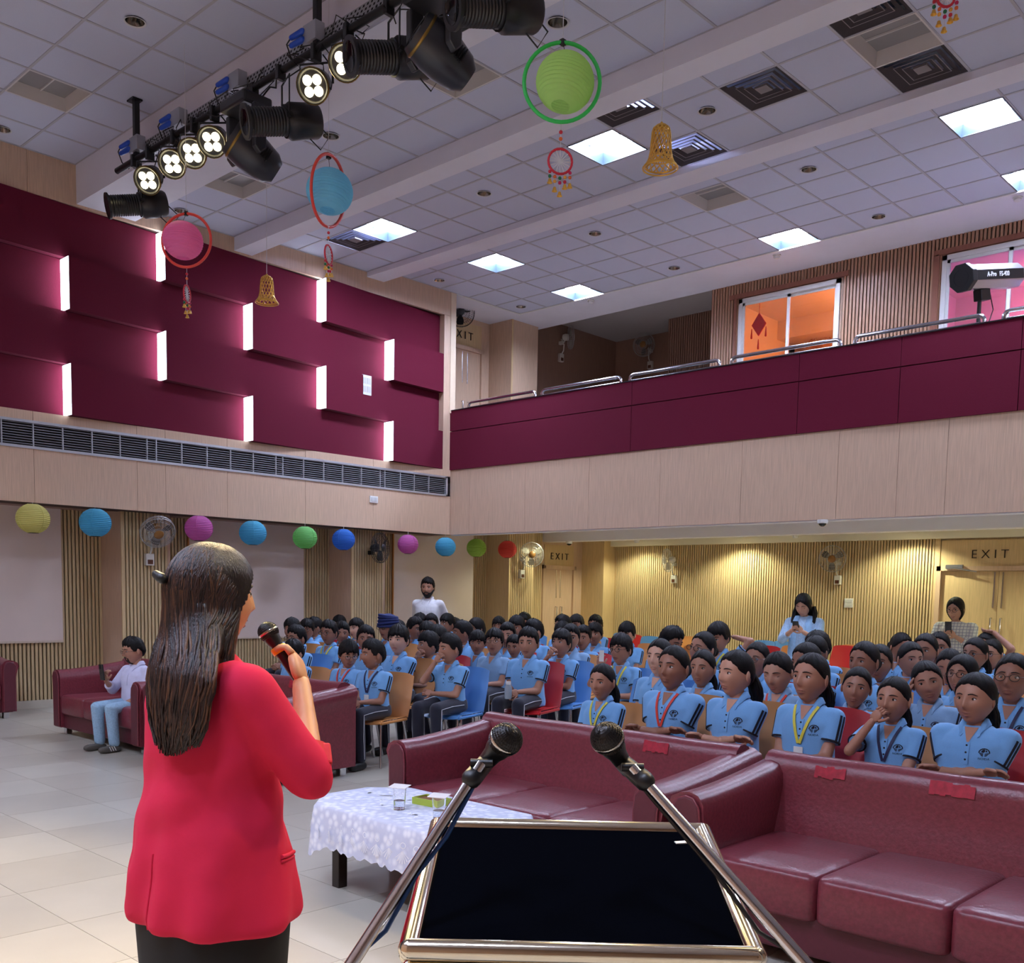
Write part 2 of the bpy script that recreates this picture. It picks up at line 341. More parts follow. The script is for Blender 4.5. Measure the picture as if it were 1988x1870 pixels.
# ---- upper rear: side wall, column, rear wall, booth
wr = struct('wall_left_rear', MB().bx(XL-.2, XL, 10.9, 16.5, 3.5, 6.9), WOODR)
MB().bx(XL, XL+.01, 11.05, 12.70, 3.5, 6.21).build('wood_panel', WOOD, wr)
MB().bx(XL, XP, 12.70, 13.37, 3.5, 6.21).build('column', WOOD, wr)
MB().bx(XP, XP+.008, 12.70, 12.74, 3.5, 6.21).build('edge_trim', WOODY, wr)
d3 = exit_door('door_3', XL+.03, 12.12, 3.5, 2.16, .72, 'x', txt_off=-.1)
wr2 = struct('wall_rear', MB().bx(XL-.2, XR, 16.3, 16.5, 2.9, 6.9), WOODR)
tag(ribs(-11.0, -8.6, 3.5, 6.6, 15.6, 'x').build('rib_strip', WOODR, wr2), kind='stuff')
MB().bx(-11.0, -8.6, 15.6, 16.3, 3.5, 6.6).build('projecting_panel', WOODR, wr2)
wbo = struct('wall_booth', MB().bx(-8.73, -8.23, 13.5, 13.62, 3.5, 6.21).bx(-6.63, -5.24, 13.5, 13.62, 3.5, 6.21).bx(-3.60, XR, 13.5, 13.62, 3.5, 6.21).bx(-8.23, -6.63, 13.5, 13.62, 5.97, 6.21).bx(-5.24, -3.6, 13.5, 13.62, 5.97, 6.21).bx(-8.23, -6.63, 13.5, 13.62, 3.5, 4.5).bx(-5.24, -3.6, 13.5, 13.62, 3.5, 4.5), WOOD)
BRIB = wood('booth ribbed slats', (188, 146, 118), .08)
for a, b, z0, z1 in ((-8.73, -8.25, 3.5, 6.21), (-6.61, -5.26, 3.5, 6.21), (-3.58, XR, 3.5, 6.21), (-8.25, -6.61, 5.99, 6.21), (-5.26, -3.58, 5.99, 6.21)):
    tag(ribs(a, b, z0, z1, 13.5, 'x', .05).build('rib_strip', BRIB, wbo), kind='stuff')
BIN = M('booth painted wall', (226, 214, 200), .8)
struct('wall_booth_inner', MB().bx(-8.73, -8.6, 13.62, 16.3, 3.5, 6.21).bx(-6.05, -5.95, 13.62, 16.3, 3.5, 6.1).bx(-3.2, -3.1, 13.62, 16.3, 3.5, 6.1).bx(-8.6, -3.1, 15.9, 16.0, 3.5, 6.1).bx(-8.6, -3.1, 13.62, 16.0, 6.1, 6.21).bx(-8.6, -6.6, 15.3, 15.9, 5.8, 6.1), BIN)
WF = M('white window frame', (226, 226, 224), .35); GLASS = M('clear glass', (255, 255, 255), .02, trans=1., spec=.3)
for n, x0, x1, xm in ((1, -8.23, -6.63, -7.43), (2, -5.24, -3.60, -4.42)):
    mb = MB(); z0, z1 = 4.5, 5.97
    mb.bx(x0, x0+.06, 13.46, 13.56, z0, z1); mb.bx(x1-.06, x1, 13.46, 13.56, z0, z1); mb.bx(x0, x1, 13.46, 13.56, z1-.06, z1); mb.bx(x0, x1, 13.46, 13.56, z0, z0+.06)
    wn = struct('window_%d' % n, mb, WF)
    for a, b, yy in ((x0+.06, xm+.03, 13.49), (xm-.03, x1-.06, 13.53)):
        mb = MB(); mb.bx(a, a+.04, yy-.015, yy+.015, z0+.06, z1-.06); mb.bx(b-.04, b, yy-.015, yy+.015, z0+.06, z1-.06); mb.bx(a, b, yy-.015, yy+.015, z1-.10, z1-.06); mb.bx(a, b, yy-.015, yy+.015, z0+.06, z0+.1)
        sh = mb.build('sash', WF, wn)
        MB().bx(a+.04, b-.04, yy-.003, yy+.003, z0+.1, z1-.1).build('pane', GLASS, sh)
mb = MB(); mb.bx(-8.40, -6.52, 13.47, 13.5, 5.99, 6.06); mb.bx(-8.32, -8.27, 13.47, 13.5, 4.4, 6.0); mb.bx(-5.36, -3.4, 13.47, 13.5, 5.99, 6.06); mb.bx(-5.36, -5.28, 13.47, 13.5, 4.4, 6.0); mb.build('window_surround', wood('reddish surround', (150, 96, 76)), wbo)

# ---- ceiling: four tiled bays between beams
BAY = {1: (6.30, 5.14, 14), 2: (6.04, 7.17, 2), 3: (6.12, 9.33, 3), 4: (6.21, 12.56, 5)}     # tile height, rear edge, rows
YTOP = {1: YF, 2: 5.84, 3: 7.43, 4: 9.64}
LIT = {3: [(-5, 1), (1, 1), (11, 1)], 4: [(-5, 3), (-5, 0), (1, 0), (6, 3), (6, 0), (11, 3), (11, 0)], 1: [(-5, 8), (1, 8), (6, 8), (11, 8), (1, 11), (6, 11), (11, 11)]}  # bay 1 entries are unseen lights added over the stage for fill
UNLIT = {1: [(-5, 1), (1, 1)], 2: [(-5, 1), (1, 1), (6, 1)], 3: [(6, 1)], 4: [(1, 3)]}
VENT = {3: [(-6, 1), (4, 1), (6, 0), (2, 0), (2, 2), (6, 2)]}
DOWN = {1: [(-2, 1), (-7, 1), (3, 1)], 2: [(-2, 1), (-7, 1), (3, 1), (8, 1)], 3: [(-2, 1), (3, 1), (8, 1)], 4: [(3, 3), (-2, 3), (-7, 3), (-7, 0), (-2, 0), (3, 0), (8, 0), (8, 3)]}
GX = lambda i: -7.68+.6*i
tile_me = MB().bx(-.288, .288, -.288, .288, 0, .015).mesh('ceiling_tile', TILE)
half_me = {}
LPANEL = M('lit troffer diffuser', (255, 255, 255), .5, emit=L_TROFFER, ecol=(210, 222, 255)); DPANEL = M('unlit troffer diffuser', (150, 146, 144), .3, spec=.3); REFL_DARK = M('troffer reflector', (44, 54, 66), .3); REFU = M('unlit troffer reflector', (214, 208, 204), .4)  # lit troffers' reflector colour is darkened against lamp glare; unlit ones keep the pale tone
VENTM = M('dark diffuser vane', (76, 69, 71), .8, spec=.1); VENTL = M('diffuser vane edge', (146, 138, 138), .8, spec=.1)
def troffer_meshes():
    a, b, d = .285, .262, .115; mb = MB()
    q = [(-a, -a), (a, -a), (a, a), (-a, a)]
    mb.add([(x, y, 0) for x, y in q]+[(x*b/a, y*b/a, d) for x, y in q], [(0, 1, 5, 4), (1, 2, 6, 5), (2, 3, 7, 6), (3, 0, 4, 7)])
    mb.bx(-.3, .3, -.3, -a, -.006, 0); mb.bx(-.3, .3, a, .3, -.006, 0); mb.bx(-.3, -a, -a, a, -.006, 0); mb.bx(a, .3, -a, a, -.006, 0)
    mb.bx(-b, b, .02, .032, d-.02, d)
    return mb.mesh('reflector', REFL_DARK), MB().bx(-b, b, -b, b, d-.004, d).mesh('diffuser', LPANEL), MB().bx(-b, b, -b, b, d-.004, d).mesh('diffuser', DPANEL), mb.mesh('reflector', REFU)
TRO = troffer_meshes()
mb = MB()
for k in range(5):
    a = .295-.055*k
    for s in range(4):
        c_, s_ = math.cos(s*PI/2), math.sin(s*PI/2); R2 = lambda x, y: (x*c_-y*s_, x*s_+y*c_)
        pr = [(-a, -a, 0), (a, -a, 0), (a-.05, -a+.05, .018), (-a+.05, -a+.05, .018)]; P = [(*R2(x, y), z) for x, y, z in pr]
        mb.quad(*P)
        if k in (2, 3): mb.quad(*[(*R2(x, y), -.001) for x, y in ((-a, -a), (a, -a), (a-.008, -a+.008), (-a+.008, -a+.008))], m=1)
mb.bx(-.06, .06, -.06, .06, .0, .02, 1)
VENTME = mb.mesh('vane_set', [VENTM, VENTL])
ring = MB().lathe([(.092, -.008), (.085, -.01), (.078, -.004), (.078, .0)], 20).mesh('trim_ring', M('white trim ring', (214, 212, 214), .4), 60)
cup = MB().lathe([(.078, -.002), (.072, .02), (.05, .075), (0.001, .08)], 20).mesh('reflector_cup', M('mirror downlight cup', (150, 146, 140), .12, 1.), 60)
def bayword(b, q): return ['', 'front', 'second', 'third', 'rear'][b]+' ceiling bay'
seen = {}
for b, (z, y0, rows) in BAY.items():
    yt = YTOP[b]; hi = z+.2
    base = struct('ceiling' if b == 1 else 'ceiling.%03d' % (b-1), MB().bx(XU, XR, yt, y0, hi, hi+.1), TILE)
    gm = MB()
    for i in range(-7, 24): gm.bx(GX(i)-.012, GX(i)+.012, yt, y0, z-.003, z+.012)
    ys = [y0-.6*j for j in range(0, rows+1)]
    for y in ys:
        if y > yt-.01: gm.bx(XU, XR, y-.012, y+.012, z-.002, z+.013)
    tag(gm.build('grid_bar', GRID, base), kind='stuff')
    special = {(i, j) for D in (LIT, UNLIT, VENT) for (i, j) in D.get(b, [])}
    rest = MB(); rows_all = list(range(rows))+([rows] if y0-.6*rows > yt+.05 else [])
    for i in range(-7, 23):
        for j in rows_all:
            if (i, j) in special: continue
            cx, ya, yb_ = GX(i)+.3, max(y0-.6*(j+1), yt), y0-.6*j; cy = (ya+yb_)/2; h = yb_-ya
            q = proj((cx, cy, z)); vis = q[2] > .5 and -120 < q[0] < 2110 and -130 < q[1] < 800
            dl = (i, j) in DOWN.get(b, [])
            if not vis: rest.bx(cx-.288, cx+.288, ya+.012, yb_-.012, z+.004, z+.019); continue
            if h > .59:
                if dl:                              # tile with a round hole for the downlight
                    key = 'hole'
                    if key not in half_me:
                        hb = MB(); n = 20; o_ = []; c2 = []
                        for k in range(n):
                            a = 2*PI*k/n+PI/4; ca, sa = math.cos(a), math.sin(a); sc = .288/max(abs(ca), abs(sa)); o_.append((ca*sc, sa*sc, 0)); c2.append((.083*ca, .083*sa, 0))
                        hb.add(o_+c2, [(k, (k+1) % n, n+(k+1) % n, n+k) for k in range(n)]); half_me[key] = hb.mesh('ceiling_tile', TILE)
                    put('ceiling_tile', half_me[key], base, (cx, cy, z+.004))
                else: put('ceiling_tile', tile_me, base, (cx, cy, z+.004))
            else:
                key = round(h, 2)
                if key not in half_me: half_me[key] = MB().bx(-.288, .288, -h/2+.012, h/2-.012, 0, .015).mesh('ceiling_tile', TILE)
                put('ceiling_tile', half_me[key], base, (cx, cy, z+.004))
    if rest.v: tag(rest.build('ceiling_tile', TILE, base), kind='stuff')
    for st, D in (('lit', LIT), ('unlit', UNLIT)):
        for (i, j) in D.get(b, []):
            cx, cy = GX(i)+.3, y0-.6*j-.3; q = proj((cx, cy, z)); k = seen.get((st, b), 0)
            where = {-5: 'nearest the maroon wall', 1: 'second from the maroon wall', 6: 'third from the maroon wall'}.get(i, 'furthest right')
            if b == 4 and j == 0 and st == 'lit': where += ', at soffit'
            if b == 4 and j == 3 and st == 'lit': where += ', at beam'
            if b == 1 and j > 2: where = 'over the stage'
            t = thing('ceiling_light', '%s square light in %s, %s' % ('lit' if st == 'lit' else 'unlit', bayword(b, q), where), 'ceiling light', (cx, cy, z), 0, st+' square ceiling lights')
            put('reflector', TRO[0 if st == 'lit' else 3], t); put('diffuser', TRO[1 if st == 'lit' else 2], t)
    for (i, j) in VENT.get(b, []):
        nm = {(-6, 1): 'beside the lit panel nearest the maroon wall', (4, 1): 'in the middle of the bay near the gold bell cord', (6, 0): 'below the switched off square light', (2, 0): 'behind the large gold bell', (2, 2): 'partly hidden by the beam behind the green lantern', (6, 2): 'partly hidden by the beam at the top frame edge'}[(i, j)]
        t = thing('air_diffuser', 'dark square concentric air diffuser %s' % nm, 'air vent', (GX(i)+.3, y0-.6*j-.3, z), 0, 'square ceiling air diffusers')
        put('vane_set', VENTME, t)
    for (i, j) in DOWN.get(b, []):
        nm = {-7: 'nearest the maroon wall', -2: 'second from the maroon wall', 3: 'third from the maroon wall', 8: 'furthest from the maroon wall'}[i]
        if b == 4: nm += ', at soffit' if j == 0 else ', at beam'
        t = thing('downlight', 'chrome downlight in %s, %s' % (bayword(b, None), nm), 'ceiling light', (GX(i)+.3, y0-.6*j-.3, z), 0, 'round chrome downlights')
        put('trim_ring', ring, t); put('reflector_cup', cup, t)
for n, (y0, y1, z0) in enumerate(((5.14, 5.84, 5.87), (7.17, 7.43, 5.87), (9.33, 9.64, 6.05))):
    struct('trim_%d' % (5+n), MB().bx(XU-.02, XR, y0, y1, z0, 6.6), PLAST)
struct('ceiling_soffit', MB().bx(XU, XR, 12.56, 13.5, 6.21, 6.6).bx(XL, XU, 10.99, 13.5, 6.21, 6.6), PLAST)
struct('trim_8', MB().bx(XU, XR, 12.54, 12.57, 6.195, 6.21).bx(XU-.01, XU+.02, 11.1, 12.57, 6.195, 6.21), WHITE)
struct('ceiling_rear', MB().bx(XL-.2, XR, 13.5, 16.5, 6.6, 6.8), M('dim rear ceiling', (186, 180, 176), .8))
# ---- walls out of the picture (right side and stage end) close the room
struct('wall_right', MB().bx(XR, XR+.2, YF-.2, 16.5, 0, 6.9), WOOD)
struct('wall_front', MB().bx(XL-.2, XR, YF-.2, YF, 0, 6.9), M('stage wall', (170, 140, 120), .7))
struct('ceiling_cap', MB().bx(XL-.3, XR+.2, YF-.2, 13.5, 6.85, 6.95).bx(XL-.3, XL-.2, YF-.2, 16.5, 0, 6.9).bx(XU-.5, XU, YF, 11.0, 6.3, 6.85), PLAST)
# ================================================================ hanging and wall-mounted things
GOLD = M('gold bell metal', (240, 192, 92), .3, .75); CORD = M('white cord', (220, 220, 224), .6); BLK2 = M('black lamp housing', (22, 22, 24), .38, spec=.6)
DKG = M('dark grey lamp shell', (46, 47, 52), .3); WLENS = M('warm lamp lens', (255, 246, 214), .3, emit=L_PAR, ecol=(255, 238, 190)); RIMG = M('gilded lens rim', (150, 120, 60), .3, .8)
LENSD = M('dark glass lens', (10, 11, 16), .05); BLUEP = M('blue plug', (30, 78, 190), .4); GALV = M('galvanised steel', (176, 178, 184), .4, .7); CABLE = M('black cable', (14, 14, 15), .5)
YT, ZP = 4.83, 5.69
def basis(d, up=(0, 0, 1)):                       # matrix whose local z axis points along d
    z = Vector(d).normalized(); x = Vector(up).cross(z)
    if x.length < 1e-4: x = Vector((1, 0, 0))
    x.normalize(); return Matrix((x, z.cross(x), z)).transposed()
rig = t = thing('lighting_pipe', 'long black horizontal lighting pipe hung from the ceiling on square posts', 'lighting rig', (-10.2, YT, ZP))
MB().tube([(0, 0, 0), (15.5, 0, 0)], .03, 12).build('pipe', BLACK, t, smooth=60)
for x in (-9.87, -6.85, -3.8, -.8, 2.2):
    MB().bx(x+10.2-.025, x+10.2+.025, .02, .07, -.05, 6.3-ZP).build('hanger_post', BLACK, t)
    MB().bx(x+10.2-.1, x+10.2+.03, .0, .1, 6.285-ZP, 6.3-ZP).build('ceiling_plate', BLACK, t)
ct = thing('cable_tray', 'perforated galvanised cable tray above the black lighting pipe', 'cable tray', (-10.13, YT+.1, 5.80))
mb = MB(); mb.bx(0, 15, 0, .004, 0, .1); mb.bx(0, 15, .096, .1, 0, .1); mb.bx(0, 15, 0, .1, -.004, 0); mb.build('channel', GALV, ct)
mb = MB()
for k in range(300):
    for r in range(3):
        x = .03+k*.05+(r % 2)*.025; mb.quad((x, -.0015, .018+r*.028), (x+.022, -.0015, .018+r*.028), (x+.03, -.0015, .034+r*.028), (x+.008, -.0015, .034+r*.028))
tag(mb.build('slot', M('slot shadow gap', (30, 30, 32), .9), ct), kind='stuff')
for k, (px_, py_) in enumerate(((262, 266), (342, 212), (455, 137), (602, 45))):
    q = on(px_, py_, 'y', YT+.05); bxn = MB().bx(-.03, .14, -.03, .06, -.04, .10).build('socket_box', GALV, ct, loc=(q[0]+10.13, -.07, .03), bevel=.004)
    for s in range(2):
        pl = MB().cap((-.03, -.03, .0+s*.06), (-.14, -.06, .0+s*.06-.02), .026, .02, 10).build('plug', BLUEP, bxn, smooth=60)
        MB().tube([(-.15, -.06, -.02+s*.06), (-.22, -.05, .02), (-.2, -.02, -.08), (-.1, .0, -.16), (.05, -.03, -.16+s*.03)], .006, 6).build('plug_lead', CABLE, bxn, smooth=60)
# --- PAR lamps
def par(label, x, z, d, beam=True, tgt=None):
    t = thing('par_lamp', label, 'stage lamp', (x, YT-.02, z), 0, 'lit four-lens stage lamps'); B3 = basis(d); dv = Vector(d).normalized(); c = Vector((0, -.02, -.0))
    MB().lathe([(.001, -.2), (.075, -.2), (.1, -.17), (.112, -.05), (.125, -.045), (.128, 0), (.122, .012), (.112, .004), (.105, -.01), (.001, -.01)], 24, c, B3).build('housing', BLK2, t, smooth=50)
    MB().lathe([(.129, -.004), (.133, .004), (.128, .012), (.122, .006)], 24, c, B3).build('rim', RIMG, t, smooth=50)
    for k in range(4):
        a = PI/4+k*PI/2; cc = c+B3@Vector((.055*math.cos(a), .055*math.sin(a), -.006))
        MB().lathe([(.037, .0), (.035, .006), (.024, .011), (.001, .013)], 16, cc, B3).build('lens', WLENS, t, smooth=80)
    top = ZP-z-.03
    for s in (-1, 1):
        e = c+B3@Vector((s*.135, 0, -.09)); h = Vector((e.x*.8, e.y*.8, top*.55))
    e1 = c+B3@Vector((-.135, 0, -.09)); e2 = c+B3@Vector((.135, 0, -.09)); hz = max(.13, top*.8)
    MB().tube([e1, (e1.x, e1.y, hz), (e2.x, e2.y, hz), e2], .011, 6, flat=.5).build('yoke', BLK2, t)
    MB().bx(-.02, .02, -.03, .05, hz-.01, top+.065).build('clamp', BLK2, t, bevel=.006)
    MB().tube([c+B3@Vector((0, .05, -.2)), (.1, .08, -.02), (.12, .1, .12), (.02, .06, top)], .006, 6).build('lead', CABLE, t, smooth=60)
    if beam: lamp('beam', 'SPOT', c+dv*.04, L_PARBEAM, (255, 226, 170), .1, t, target=c+dv*3, spot=55, blend=.6)
DP = (.52, -.62, -.55)
for k, (px_, py_) in enumerate(((284, 350), (332, 318), (371, 297), (409, 275), (605, 166), (668, 121))):
    q = on(px_, py_, 'y', YT-.05)
    par('lit four-lens stage lamp, %s' % ['leftmost on the pipe', 'second from the left', 'third from the left', 'beside the left moving head', 'between the two moving heads', 'beside the right moving head'][k], q[0], q[2], DP if k < 4 else (.45, -.68, -.5))
for x, tg in ((-3.6, (-2.3, .9, 1.1)), (-1.5, (-1.9, 1.1, 1.2)), (.6, (-.5, .2, 1.))): par('lit four-lens stage lamp beyond the top frame edge', x, 5.45, (Vector(tg)-Vector((x, YT, 5.45)))[:])
# --- profile spots
def profile(label, x, z, d, sc=1.):
    t = thing('profile_spot', label, 'stage lamp', (x, YT-.02, z), 0, 'black profile spots'); B3 = basis(d); c = Vector((0, 0, 0)); g = lambda prof: [(r*sc*1.28, q*sc) for r, q in prof]
    b = MB().lathe(g([(.001, -.30), (.085, -.30), (.095, -.28), (.1, -.08), (.088, -.06), (.088, -.04), (.001, -.04)]), 20, c, B3).build('lamp_house', BLK2, t, smooth=45)
    prof = [(.001, -.04), (.078, -.04)]
    for k in range(12): prof += [(.078, -.03+k*.022), (.073, -.022+k*.022)]
    prof += [(.08, .24), (.094, .245), (.094, .265), (.07, .265)]
    MB().lathe(g(prof), 20, c, B3).build('barrel', BLK2, t, smooth=45)
    MB().lathe(g([(.07, .262), (.06, .25), (.001, .244)]), 20, c, B3).build('lens', LENSD, t, smooth=80)
    MB().bx(-.09, .09, -.09, .09, .255, .262).xf(B3.to_4x4()).build('gel_frame', BLK2, t)
    top = ZP-z-.03; e1 = B3@Vector((-.11, 0, -.05)); e2 = B3@Vector((.11, 0, -.05)); hz = max(.22, top*.9)
    MB().tube([e1, (e1.x, e1.y, hz), (e2.x, e2.y, hz), e2], .012, 6, flat=.5).build('yoke', BLK2, t)
    for e, s in ((e1, -1), (e2, 1)): MB().tube([e, e+B3@Vector((s*.05, 0, 0))], .018, 8).build('knob', BLK2, t)
    MB().bx(-.02, .02, -.03, .05, hz-.01, max(top+.065, hz+.02)).build('clamp', BLK2, t, bevel=.006)
    MB().tube([B3@Vector((0, 0, -.3)), B3@Vector((0, -.12, -.4)), B3@Vector((0, -.22, -.3)), B3@Vector((0, -.1, -.2))], .006, 6).build('lead', CABLE, t, smooth=60)
DQ = (-.30, -.9, -.22)
for k, (px_, py_, sc) in enumerate(((262, 398, 1.), (543, 236, 1.1), (752, 112, 1.1), (955, 18, 1.1))):
    q = on(px_, py_, 'y', YT-.02); profile('black profile spot with ribbed barrel, %s' % ['leftmost on the pipe', 'beside the left moving head', 'behind the rightmost lit lamp', 'at the top frame edge'][k], q[0], q[2], DQ, sc)
# --- moving heads
def moving_head(label, x, z):
    t = thing('moving_head', label, 'stage lamp', (x, YT, z), 0, 'moving head lamps'); top = ZP-z
    MB().bx(-.19, .19, -.14, .14, top-.16, top-.06).build('base', DKG, t, bevel=.02)
    for s in (-1, 1): MB().bx(s*.12-.03, s*.12+.03, -.03, .03, top-.07, top+.03).build('clamp', BLACK, t)
    for s in (-1, 1): MB().prism([(s*.2-.03, -.06, top-.15), (s*.2-.03, .06, top-.15), (s*.2-.03, .055, -.05), (s*.2-.03, .0, -.10), (s*.2-.03, -.055, -.05)], (.06, 0, 0)).build('yoke_arm', DKG, t, bevel=.012)
    d = Vector((-.25, -.75, .45)); B3 = basis(d)
    MB().lathe([(.001, -.30), (.09, -.30), (.135, -.24), (.165, -.10), (.168, .0), (.155, .10), (.14, .15), (.125, .15), (.12, .13), (.001, .13)], 28, (0, 0, 0), B3).build('head', DKG, t, smooth=45)
    MB().lathe([(.12, .132), (.08, .15), (.001, .155)], 24, (0, 0, 0), B3).build('lens', LENSD, t, smooth=80)
    MB().lathe([(.158, .09), (.162, .1), (.156, .11)], 28, (0, 0, 0), B3).build('lens_ring', RIMG, t, smooth=80)
    for k in range(5): MB().bx(.13, .172, -.05, .05, -.18+k*.02, -.172+k*.02).xf(B3.to_4x4()).build('vent_slot', BLACK, t)
    MB().tube([(0, .1, top-.06), (.15, .14, top+.05), (.3, .1, top-.02), (.38, .05, top+.03)], .007, 6).build('lead', CABLE, t, smooth=60)
for px_, py_, lb in ((478, 288, 'dark grey moving head lamp beside the row of lit lamps'), (842, 92, 'dark grey moving head lamp at the top right of the pipe')):
    q = on(px_, py_, 'y', YT); moving_head(lb, q[0], q[2])
q = on(880, 20, 'y', YT+.3); t = thing('strobe_lamp', 'black barn door lamp behind the right moving head', 'stage lamp', (q[0], YT+.3, q[2]+.02))
MB().bx(-.14, .14, -.1, .12, -.12, .12).build('housing', BLACK, t, bevel=.02); MB().bx(-.02, .02, -.32, .0, .1, ZP-q[2]+.03).build('bracket', BLACK, t)
MB().obx((.1, -.12, -.02), (.1, .008, .12), Matrix.Rotation(.5, 3, 'Z')).build('barn_door', DKG, t)
random.seed(3)
cab = rig
for k in range(26):
    x = .8+k*.22+random.uniform(-.1, .1); pts = [(x, .05, .1)]
    for j in range(5): pts.append((x+random.uniform(-.14, .14), random.uniform(-.08, .08), .08-.05*j+random.uniform(-.03, .03)))
    MB().tube(pts, .005, 5).build('lead', CABLE, cab, smooth=60)

# --- paper lanterns
def lantern_mb(r, n=24, squash=.92):
    prof = []; N = 19
    for k in range(N*2+1):
        th = .30+(PI-.62)*k/(N*2); rr = r*(1.0 if k % 2 == 0 else .955); prof.append((rr*math.sin(th), r*squash*math.cos(th)))
    return MB().lathe(prof, 32)
def paper(name, col):
    m = M(name, col, .75, var=.04, scale=6); b = m.node_tree.nodes['Principled BSDF']
    tr = m.node_tree.nodes.new('ShaderNodeBsdfTranslucent'); tr.inputs[0].default_value = S(*col); mx = m.node_tree.nodes.new('ShaderNodeMixShader'); mx.inputs[0].default_value = .45
    out = m.node_tree.nodes['Material Output']; m.node_tree.links.new(b.outputs[0], mx.inputs[1]); m.node_tree.links.new(tr.outputs[0], mx.inputs[2]); m.node_tree.links.new(mx.outputs[0], out.inputs[0]); return m
PAP = {k: paper(k+' lantern paper', c) for k, c in dict(yellow=(226, 220, 138), sky=(96, 190, 222), pink=(214, 118, 190), green=(142, 216, 132), royal=(62, 130, 216), lime=(186, 222, 104), red=(232, 96, 88), bigpink=(250, 146, 200), bigblue=(150, 224, 246), biggreen=(206, 244, 150)).items()}
WIRE = M('thin wire', (70, 66, 60), .4, .8)
def lantern(label, pos, r, pap, top, group=None):
    t = thing('paper_lantern', label, 'lantern', pos, random.uniform(0, 3), group)
    lantern_mb(r).build('paper_shade', PAP[pap], t, smooth=25)
    for k in range(4): MB().tube([(r*.99*math.sin(th)*math.cos(k*PI/2), r*.99*math.sin(th)*math.sin(k*PI/2), r*.915*math.cos(th)) for th in np.linspace(.3, PI-.32, 11)], .004, 4).build('seam', PAP[pap], t)
    for z_, rr in ((r*.88, .3*r), (-r*.875, .315*r)): MB().tube([(rr*math.cos(a), rr*math.sin(a), z_) for a in np.linspace(0, 2*PI, 17)[:-1]], .003, 5, closed=True).build('wire_ring', WIRE, t)
    if top > 0: MB().tube([(0, 0, r*.88), (0, 0, top)], .0025, 5).build('cord', CORD, t)
    return t
LN = [(64, 1007, 63, 'yellow', 'yellow paper lantern, first at the left end of the wall row'), (185, 1015, 60, 'sky', 'sky blue paper lantern next to the yellow lantern'), (386, 1026, 54, 'pink', 'pink paper lantern above the speaker, beside the oscillating wall fan'), (491, 1035, 52, 'sky', 'sky blue paper lantern between pink and green lanterns'), (592, 1044, 48, 'green', 'green paper lantern between sky blue and royal blue lanterns'), (667, 1048, 45, 'royal', 'royal blue paper lantern beside the black wall fan'), (792, 1057, 41, 'pink', 'pink paper lantern right of the black wall fan'), (865, 1062, 40, 'sky', 'sky blue paper lantern above the standing man in white'), (925, 1064, 39, 'lime', 'lime green paper lantern beside the red lantern'), (985, 1067, 37, 'red', 'red paper lantern, last at the right end of the wall row')]
for a, b, dpx, c, lb in LN:
    q = on(a, b, 'x', XU+.06); r = dpx/2*proj(q)[2]/FPX; lantern(lb, q, r, c, 2.45-q[2] if q[1] < 11 else 2.75-q[2], 'paper lanterns along the wall')
HOOP = {'red': M('orange red hoop', (232, 70, 56), .4), 'green': M('bright green hoop', (52, 206, 92), .4)}; BEAD = [M('bead %d' % i, c, .5) for i, c in enumerate(((206, 40, 60), (230, 110, 50), (24, 110, 70), (236, 170, 70), (200, 30, 90)))]
def charm(t, z, n=5, ringr=.075, rot=0.):          # beaded charm hanging below a hoop
    Rz = Matrix.Rotation(rot, 4, 'Z')
    MB().tube([(0, 0, z), (0, 0, z-.16)], .002, 5).build('charm_cord', CORD, t)
    for k, dz in enumerate((.06, .1)): MB().ell((0, 0, z-dz), (.012,)*3, 10, 6).build('bead', BEAD[k % 2], t, smooth=80)
    cz = z-.16-ringr; MB().tube([(ringr*math.cos(a), 0, cz+ringr*math.sin(a)) for a in np.linspace(0, 2*PI, 25)[:-1]], .008, 6, closed=True).xf(Rz).build('charm_ring', BEAD[0], t, smooth=80)
    for k in range(8): a = k*PI/8; MB().tube([(-ringr*math.cos(a), 0, cz-ringr*math.sin(a)), (ringr*math.cos(a), 0, cz+ringr*math.sin(a))], .003, 4).xf(Rz).build('thread', CORD, t)
    for k in range(5):
        x = (k-2)*.032; zt = cz-math.sqrt(max(ringr**2-x*x, 0)); ln = .07+.02*((k*7) % 3)
        MB().tube([(x, 0, zt), (x, 0, zt-ln)], .0018, 4).xf(Rz).build('thread', CORD, t)
        for j in range(2): MB().ell((x, 0, zt-.025-.028*j), (.011,)*3, 8, 6).xf(Rz).build('bead', BEAD[(k+j*2) % 5], t, smooth=80)
        MB().lathe([(.003, .014), (.009, .01), (.012, -.004), (.018, -.014), (.016, -.014)], 10, (x, 0, zt-ln-.01)).xf(Rz).build('tiny_bell', GOLD, t, smooth=60)
